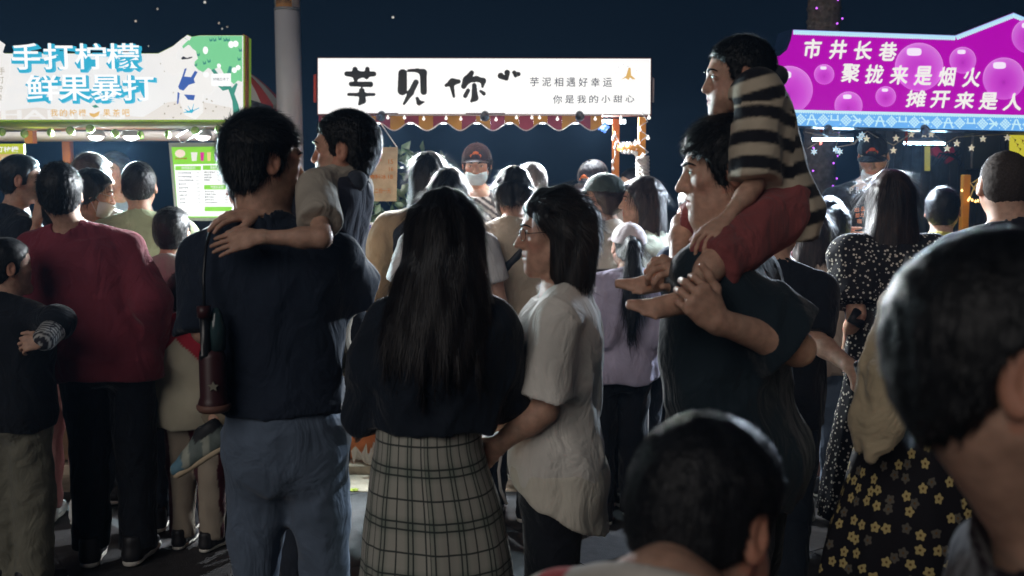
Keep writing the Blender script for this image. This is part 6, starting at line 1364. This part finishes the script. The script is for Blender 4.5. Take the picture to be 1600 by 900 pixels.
hair_long(C2, HB, [(.05, 0, -.02, .088, .105), (.0, 0, -.04, .08, .08), (-.05, 0, -.055, .055, .05)], th=.014, strands=2500, ln=.05, jag=0, sm=STRAND, extra=lambda f, P: f.ell(P(0, -.125, .02), [.03, .03, .035], None, .02))
p = mk('stall worker in black cap with orange badge and pale blue face mask', 745, 222, 5.78, 178, gz=.10, q=1.05, seed=43, ht=.016)
C3 = simple(p, TINTC, BLACK, hair=None, face=True, hp=-14, nr=.046, arms={'L': (at(792, 372, 5.7), at(765, 392, 5.55)), 'R': (at(700, 372, 5.7), at(728, 392, 5.55))}, tk=dict(wr=.004, h=.008))
recolor(next(c for c in C3.root.children if c.name.startswith('shirt')), lambda P: pick(np.sin((P[:, 2]+np.abs(P[:, 0]-C3.g[0])*.7)*170) > .1, (.6, .6, .58), (.02, .02, .022)))
hair_long(C3, HB, [(.03, 0, -.03, .085, .085), (-.04, 0, -.04, .08, .07), (-.10, 0, -.05, .06, .05)], th=.008, top=.006, strands=500, ln=.05, jag=0); cap(C3, CAPB, badge=BADGE); mask(C3, MASKB)
def apron(p, m, z1=.74, w=.075, name='apron'):
    f = F(); f.loft(p.g, p.R, [(z, cx, cy+.012, a*.85, b+.022) for z, cx, cy, a, b in p.secs(.02, .36 if False else .46, z1)], .02, cap=.006); f.half(p.L(0, .005, .6), -p.R[:, 1], .006)
    P, Q = f.mesh(.010); o = pmesh(name, P, Q, m, p.root)
    for sg in (-1, 1): MB().tube([p.L(sg*w*.9, .062, z1-.01), p.L(sg*w*.75, .05, .80), p.L(sg*w*.55, .0, .845), p.L(sg*w*.3, -.05, .84)], .012, 6).build('strap', m, o)
    return o
apron(C3, cloth('apron_black', (.03, .03, .034)), .735)
p = mk('woman in beige tee with black mask and a black bag strap', 800, 260, 4.6, -12, bx=800, q=.95, seed=44)
C4 = simple(p, TAN, DENIMD, hair=None, hy=42, hp=-6, face=True, nr=.046, arms={'L': (at(752, 430, 4.6), at(775, 480, 4.75))}, tk=dict(off=.024, box=.7, sleeve=.85, wr=.010))
hair_long(C4, HB, [(.05, 0, -.02, .085, .105), (.0, 0, -.045, .08, .085), (-.05, 0, -.06, .05, .045)], th=.010, strands=2500, ln=.05, jag=0, sm=STRAND, extra=lambda f, P: f.ell(P(0, -.13, -.02), [.035, .035, .04], None, .02)); mask(C4, MASKK)
MB().tube([C4.L(.09, -.03, .85), C4.L(.03, -.075, .76), C4.L(-.05, -.085, .68), C4.L(-.125, -.05, .60)], .02, 8).build('bag_strap', mat('strap_black', (.015, .016, .02), .5), C4.root)
C5 = simple(mk('grey haired person behind the beige tee at the dessert counter', 831, 253, 5.05, 10, gz=.05, q=.75, seed=45), cloth('tee_fog', (.45, .45, .46)), DENIMD, hm=HG, hk=dict(strands=1800))
p = mk('bent stall worker in black cap with orange badge and grey apron', 928, 249, 5.75, 168, gz=.10, bx=915, q=1.0, seed=46, ht=.016); p.lean = (p.lean[0], .06)
C7 = simple(p, cloth('tee_mist', (.5, .49, .48)), BLACK, hair='short', face=True, hy=-22, hp=-34, hk=dict(strands=0, th=.006, top=.004), arms={'L': (at(955, 390, 5.65), at(925, 400, 5.5)), 'R': (at(880, 372, 5.7), at(905, 392, 5.5))}, nr=.05); cap(C7, CAPB, badge=BADGE); apron(C7, cloth('apron_slate', (.12, .13, .15)), .74)
p = mk('woman in dark green cap and glasses wearing a white and black striped tee', 948, 268, 4.85, 40, bx=955, q=1.0, seed=47, ht=.016)
C8 = simple(p, TINTC, DENIMD, hair=None, face=True, hy=44, hp=-5, nr=.044, tk=dict(off=.02, h=.0075, sleeve=1.0))
recolor(next(c for c in C8.root.children if c.name.startswith('shirt')), lambda P: pick((np.sin(P[:, 2]*230) > .35) & (P[:, 2] < C8.H*.735), (.025, .025, .03), (.60, .57, .50)))
hair_long(C8, HN, [(.02, 0, -.04, .078, .075), (-.04, 0, -.055, .06, .055), (-.08, 0, -.065, .04, .03)], th=.006, top=.004, strands=800, ln=.05, jag=0); cap(C8, cloth('cap_green', (.035, .048, .042))); glasses(C8)
p = mk('woman with dark wavy hair in pale green leaf print blouse facing left', 1012, 275, 4.75, 60, bx=1025, q=.95, seed=48)
C9 = simple(p, mat('leaf_print', (.42, .44, .34), .85, .2, noise=.75, nscale=16), DENIMD, hair=None, face=True, hy=24, nr=.046, tk=dict(off=.022, sleeve=1.0))
hair_long(C9, HN, [(.05, 0, -.02, .085, .10), (-.04, 0, -.04, .095, .085), (-.12, 0, -.05, .10, .07), (-.19, 0, -.05, .085, .05)], th=.014, strands=2500, ln=.07, sm=STRAND)
p = mk('girl in white cap with long ponytail, lavender hoodie and black track trousers', 980, 345, 4.55, 12, bx=966, q=1.15, seed=49, wide=1.08, deep=1.1, ht=.016)
C10 = simple(p, LAV, BLACK, hair=None, child=True, nr=.046, tk=dict(long=.9, slr=(.05, .052), off=.035, hem=.485, box=.95, wr=.009, wrs=15), bk=dict(rk=.048, ra=.045), arms={'L': (at(938, 520, 4.45), at(950, 560, 4.8)), 'R': (at(1018, 520, 4.5), at(1008, 555, 4.8))}, shoe_m=BLACKSHOE)
C10.hair_short(HB, th=.006, top=.004, strands=0); cap(C10, cloth('cap_white', (.62, .56, .58)), strap=True)
tail(C10, HB, [C10.hc+V(0, -.10, .035), C10.hc+V(.004, -.16, .01), C10.hc+V(.006, -.17, -.10), C10.hc+V(.004, -.165, -.24), C10.hc+V(.0, -.155, -.345)], [.026, .030, .040, .042, .012], 1800, .12)
for sg in (-1, 1):
    for k in (0, 1): MB().tube([C10.L(sg*(.103+.004*k), -.02+.02*k, .49), C10.L(sg*(.104), -.02+.02*k, .28), C10.L(sg*.10, -.02+.02*k, .06)], .0035, 5).build('side_stripe', WTRIM, C10.root)
f = F(); f.chain([C10.L(-.06, -.03, .835), C10.L(0, -.065, .82), C10.L(.06, -.03, .835)], [.03, .045, .03], .03); P, Q = f.mesh(.009); pmesh('hood', P, Q, LAV, C10.root)
C11 = simple(mk('man in dark blue denim shirt and black trousers behind the heavy man', 1092, 284, 4.3, 20, q=.7, seed=50, wide=.9), cloth('denim_shirt', (.03, .045, .08)), BLACK, arms={'L': (at(1056, 440, 4.3), at(1070, 500, 4.45))}, tk=dict(long=.95))
C12 = simple(mk('person in the dark between the two orange posts looking left', 992, 262, 6.6, 120, gz=.05, q=.7, seed=51), BLACK, BLACK, face=True, hy=-10)
# ------------------------------------------------------------------ right group
p = mk('food stall worker in black cap, lowered white mask and dark lettered apron', 1355, 210, 5.75, 172, gz=.12, bx=1338, q=1.05, seed=61, wide=1.05, ht=.016); p.lean = (p.lean[0], .10)
gw = (at(1322, 362, 5.42), at(1372, 372, 5.42))
R1 = simple(p, cloth('tee_coal', (.018, .018, .022)), BLACK, hair='short', face=True, hy=-16, hp=-30, hk=dict(strands=0, th=.006, top=.004), arms={'R': (at(1296, 352, 5.6), gw[0]), 'L': (at(1400, 350, 5.6), gw[1])}, nr=.052)
cap(R1, CAPB, badge=mat('badge_red', (.55, .08, .03), .6)); mask(R1, MASKW, .035); ao = apron(R1, cloth('apron_blue', (.075, .095, .13)), .735)
for w in gw:
    f = F(); hand(f, w, nrm(V(.3, -.4, -.25)), V(0, -.2, 1), 1.12, 1, (.4, .5, .3)); f.cone(w-V(.0, -.04, -.02), w, .032, .03, .01); P, Q = f.mesh(.005); pmesh('white_glove', P, Q, mat('glove_white', (.72, .74, .76), .6), R1.root)
PA = Plane(R1.L(0, .132, .66), 172-180)
row('apron_lettering', 'PRO', (1327, 293, 1333, 302), (1347, 291, 1354, 301), PA, mat('apron_white', (.75, .77, .8), .6, emit=.12, ecol=(.8, .9, 1)), ao, .02)
for ch, bx in (('出', (1335, 324, 1342, 331)), ('品', (1345, 323, 1351, 330)), ('部', (1336, 333, 1343, 340)), ('光', (1344, 332, 1350, 339)), ('咖', (1339, 342, 1346, 349))): text('apron_lettering', ch, bx, PA, mat('apron_orange', (.55, .13, .04), .6), ao, .015)
p = mk('woman with long brown hair in tan tee and blue jeans right of the heavy man', 1272, 322, 4.6, 8, bx=1284, q=.9, seed=62)
R2 = simple(p, cloth('tee_taupe', (.36, .28, .22)), DENIM, hair=None, nr=.044, arms={'R': (at(1318, 480, 4.6), at(1305, 520, 4.8))}, tk=dict(off=.02, sleeve=.8), shoe_m=WHITESHOE)
hair_long(R2, HN, [(.05, 0, -.015, .085, .10), (-.05, 0, -.03, .092, .085), (-.15, 0, -.05, .09, .06), (-.24, 0, -.065, .07, .04)], strands=2500, ln=.09, sm=STRAND)
p = mk('boy with dark hair half hidden behind the striped shirt at the right stall', 1300, 306, 5.0, -10, gz=.05, q=.75, seed=63); R2b = simple(p, cloth('tee_wine', (.16, .04, .05)), cloth('trousers_rose', (.40, .22, .19)), child=True, hy=-20)
p = mk('woman with long straight hair in black dress of tiny white flowers', 1395, 265, 4.05, 6, bx=1392, q=1.05, seed=64)
fl = mat('tiny_flowers', (.012, .012, .015), .85, .2); nt = fl.node_tree; bs = nt.nodes['Principled BSDF']; tc = nt.nodes.new('ShaderNodeTexCoord'); vo = nt.nodes.new('ShaderNodeTexVoronoi'); vo.inputs['Scale'].default_value = 62; vo.inputs['Randomness'].default_value = 1; nt.links.new(tc.outputs['Object'], vo.inputs['Vector'])
m2 = nt.nodes.new('ShaderNodeMix'); m2.data_type = 'RGBA'; m2.inputs[6].default_value = (.012, .012, .015, 1); m2.inputs[7].default_value = (.55, .52, .44, 1); nt.links.new(mth('LESS_THAN', vo.outputs['Distance'], .30), m2.inputs[0]); nt.links.new(m2.outputs[2], bs.inputs['Base Color'])
R3 = simple(p, fl, None, hair=None, nr=.046,  arms={'L': (at(1338, 490, 3.95), at(1322, 560, 4.15))}, tk=dict(off=.016, sleeve=.86, slr=(.060, .062), wr=.008), hands=[(at(1322, 560, 4.15), V(.1, .3, -1), V(-1, 0, 0), dict(side=-1))])
sheet('skirt', R3.root, R3.g, Rz(-84), [(.20, .24, .26, 0), (.5, .20, .22, 0), (.80, .15, .165, 0), (R3.H*.60, .125, .135, 0), (R3.H*.66, .115, .125, 0)], fl, folds=(8, .09), seed=9)
hair_long(R3, HN, [(.05, 0, -.015, .085, .10), (-.05, 0, -.03, .098, .085), (-.18, 0, -.055, .118, .06), (-.36, .0, -.08, .135, .05), (-.52, .0, -.09, .135, .042), (-.60, .0, -.09, .11, .03)], strands=6000, ln=.13, sm=STRAND)
MB().tube([at(1340, 486, 3.9), at(1330, 500, 3.88), at(1345, 506, 3.9)], .018, 8).build('arm_band', mat('strap_black', (0, 0, 0)), R3.root)
p = mk('man with shaved head and dark tee at the right edge seen from behind', 1582, 230, 3.3, 6, bx=1592, q=1.0, seed=65, wide=1.15, deep=1.15)
R4 = simple(p, cloth('tee_onyx', (.014, .013, .018)), BLACK, hair='short', hy=-18, nr=.062, tk=dict(off=.024), hm=mat('stubble', (.045, .034, .028), .8, .15, noise=.3, nscale=200), hk=dict(th=.003, top=.003, strands=3500, ln=.005))
p = mk('person in mustard yellow top facing the right stall', 1474, 290, 4.85, -30, bx=1466, q=.75, seed=66); R5 = simple(p, YELLOWC, DENIMD, tk=dict(off=.03, long=.7))
p = mk('woman in pink trousers behind the long haired woman', 1306, 318, 4.95, 0, gz=.0, q=.7, seed=67); R6 = simple(p, YELLOWC, cloth('trousers_pink', (.45, .24, .20)), tk=dict(off=.02))
# forearm with bracelet reaching right from behind the heavy man
p = mk('woman behind the heavy man reaching right with a thin bracelet on her wrist', 1216, 300, 3.5, -30, q=.8, seed=68)
R7 = simple(p, BLACK, DENIMD, arms={'R': (at(1272, 530, 3.35), at(1332, 575, 3.2))}, tk=dict(sleeve=.9), hands=[(at(1332, 575, 3.2), V(.7, -.3, -.5), V(.3, -.9, .2), dict(side=1, curl=(.6, .8, .6), s=.9))])
MB().tube([at(1326, 570, 3.22)+V(.0, math.cos(a)*.03, 0)+nrm(V(.35, 0, .5))*.032*math.sin(a) for a in np.linspace(0, 6.28, 14)], .0022, 5).build('bracelet', mat('silver', (.7, .68, .62), .25, .5, metal=1), R7.root)
print('script', round(time.time()-T0, 1), 's', sum(len(o.data.polygons) for o in S.objects if o.type == 'MESH'), 'faces')
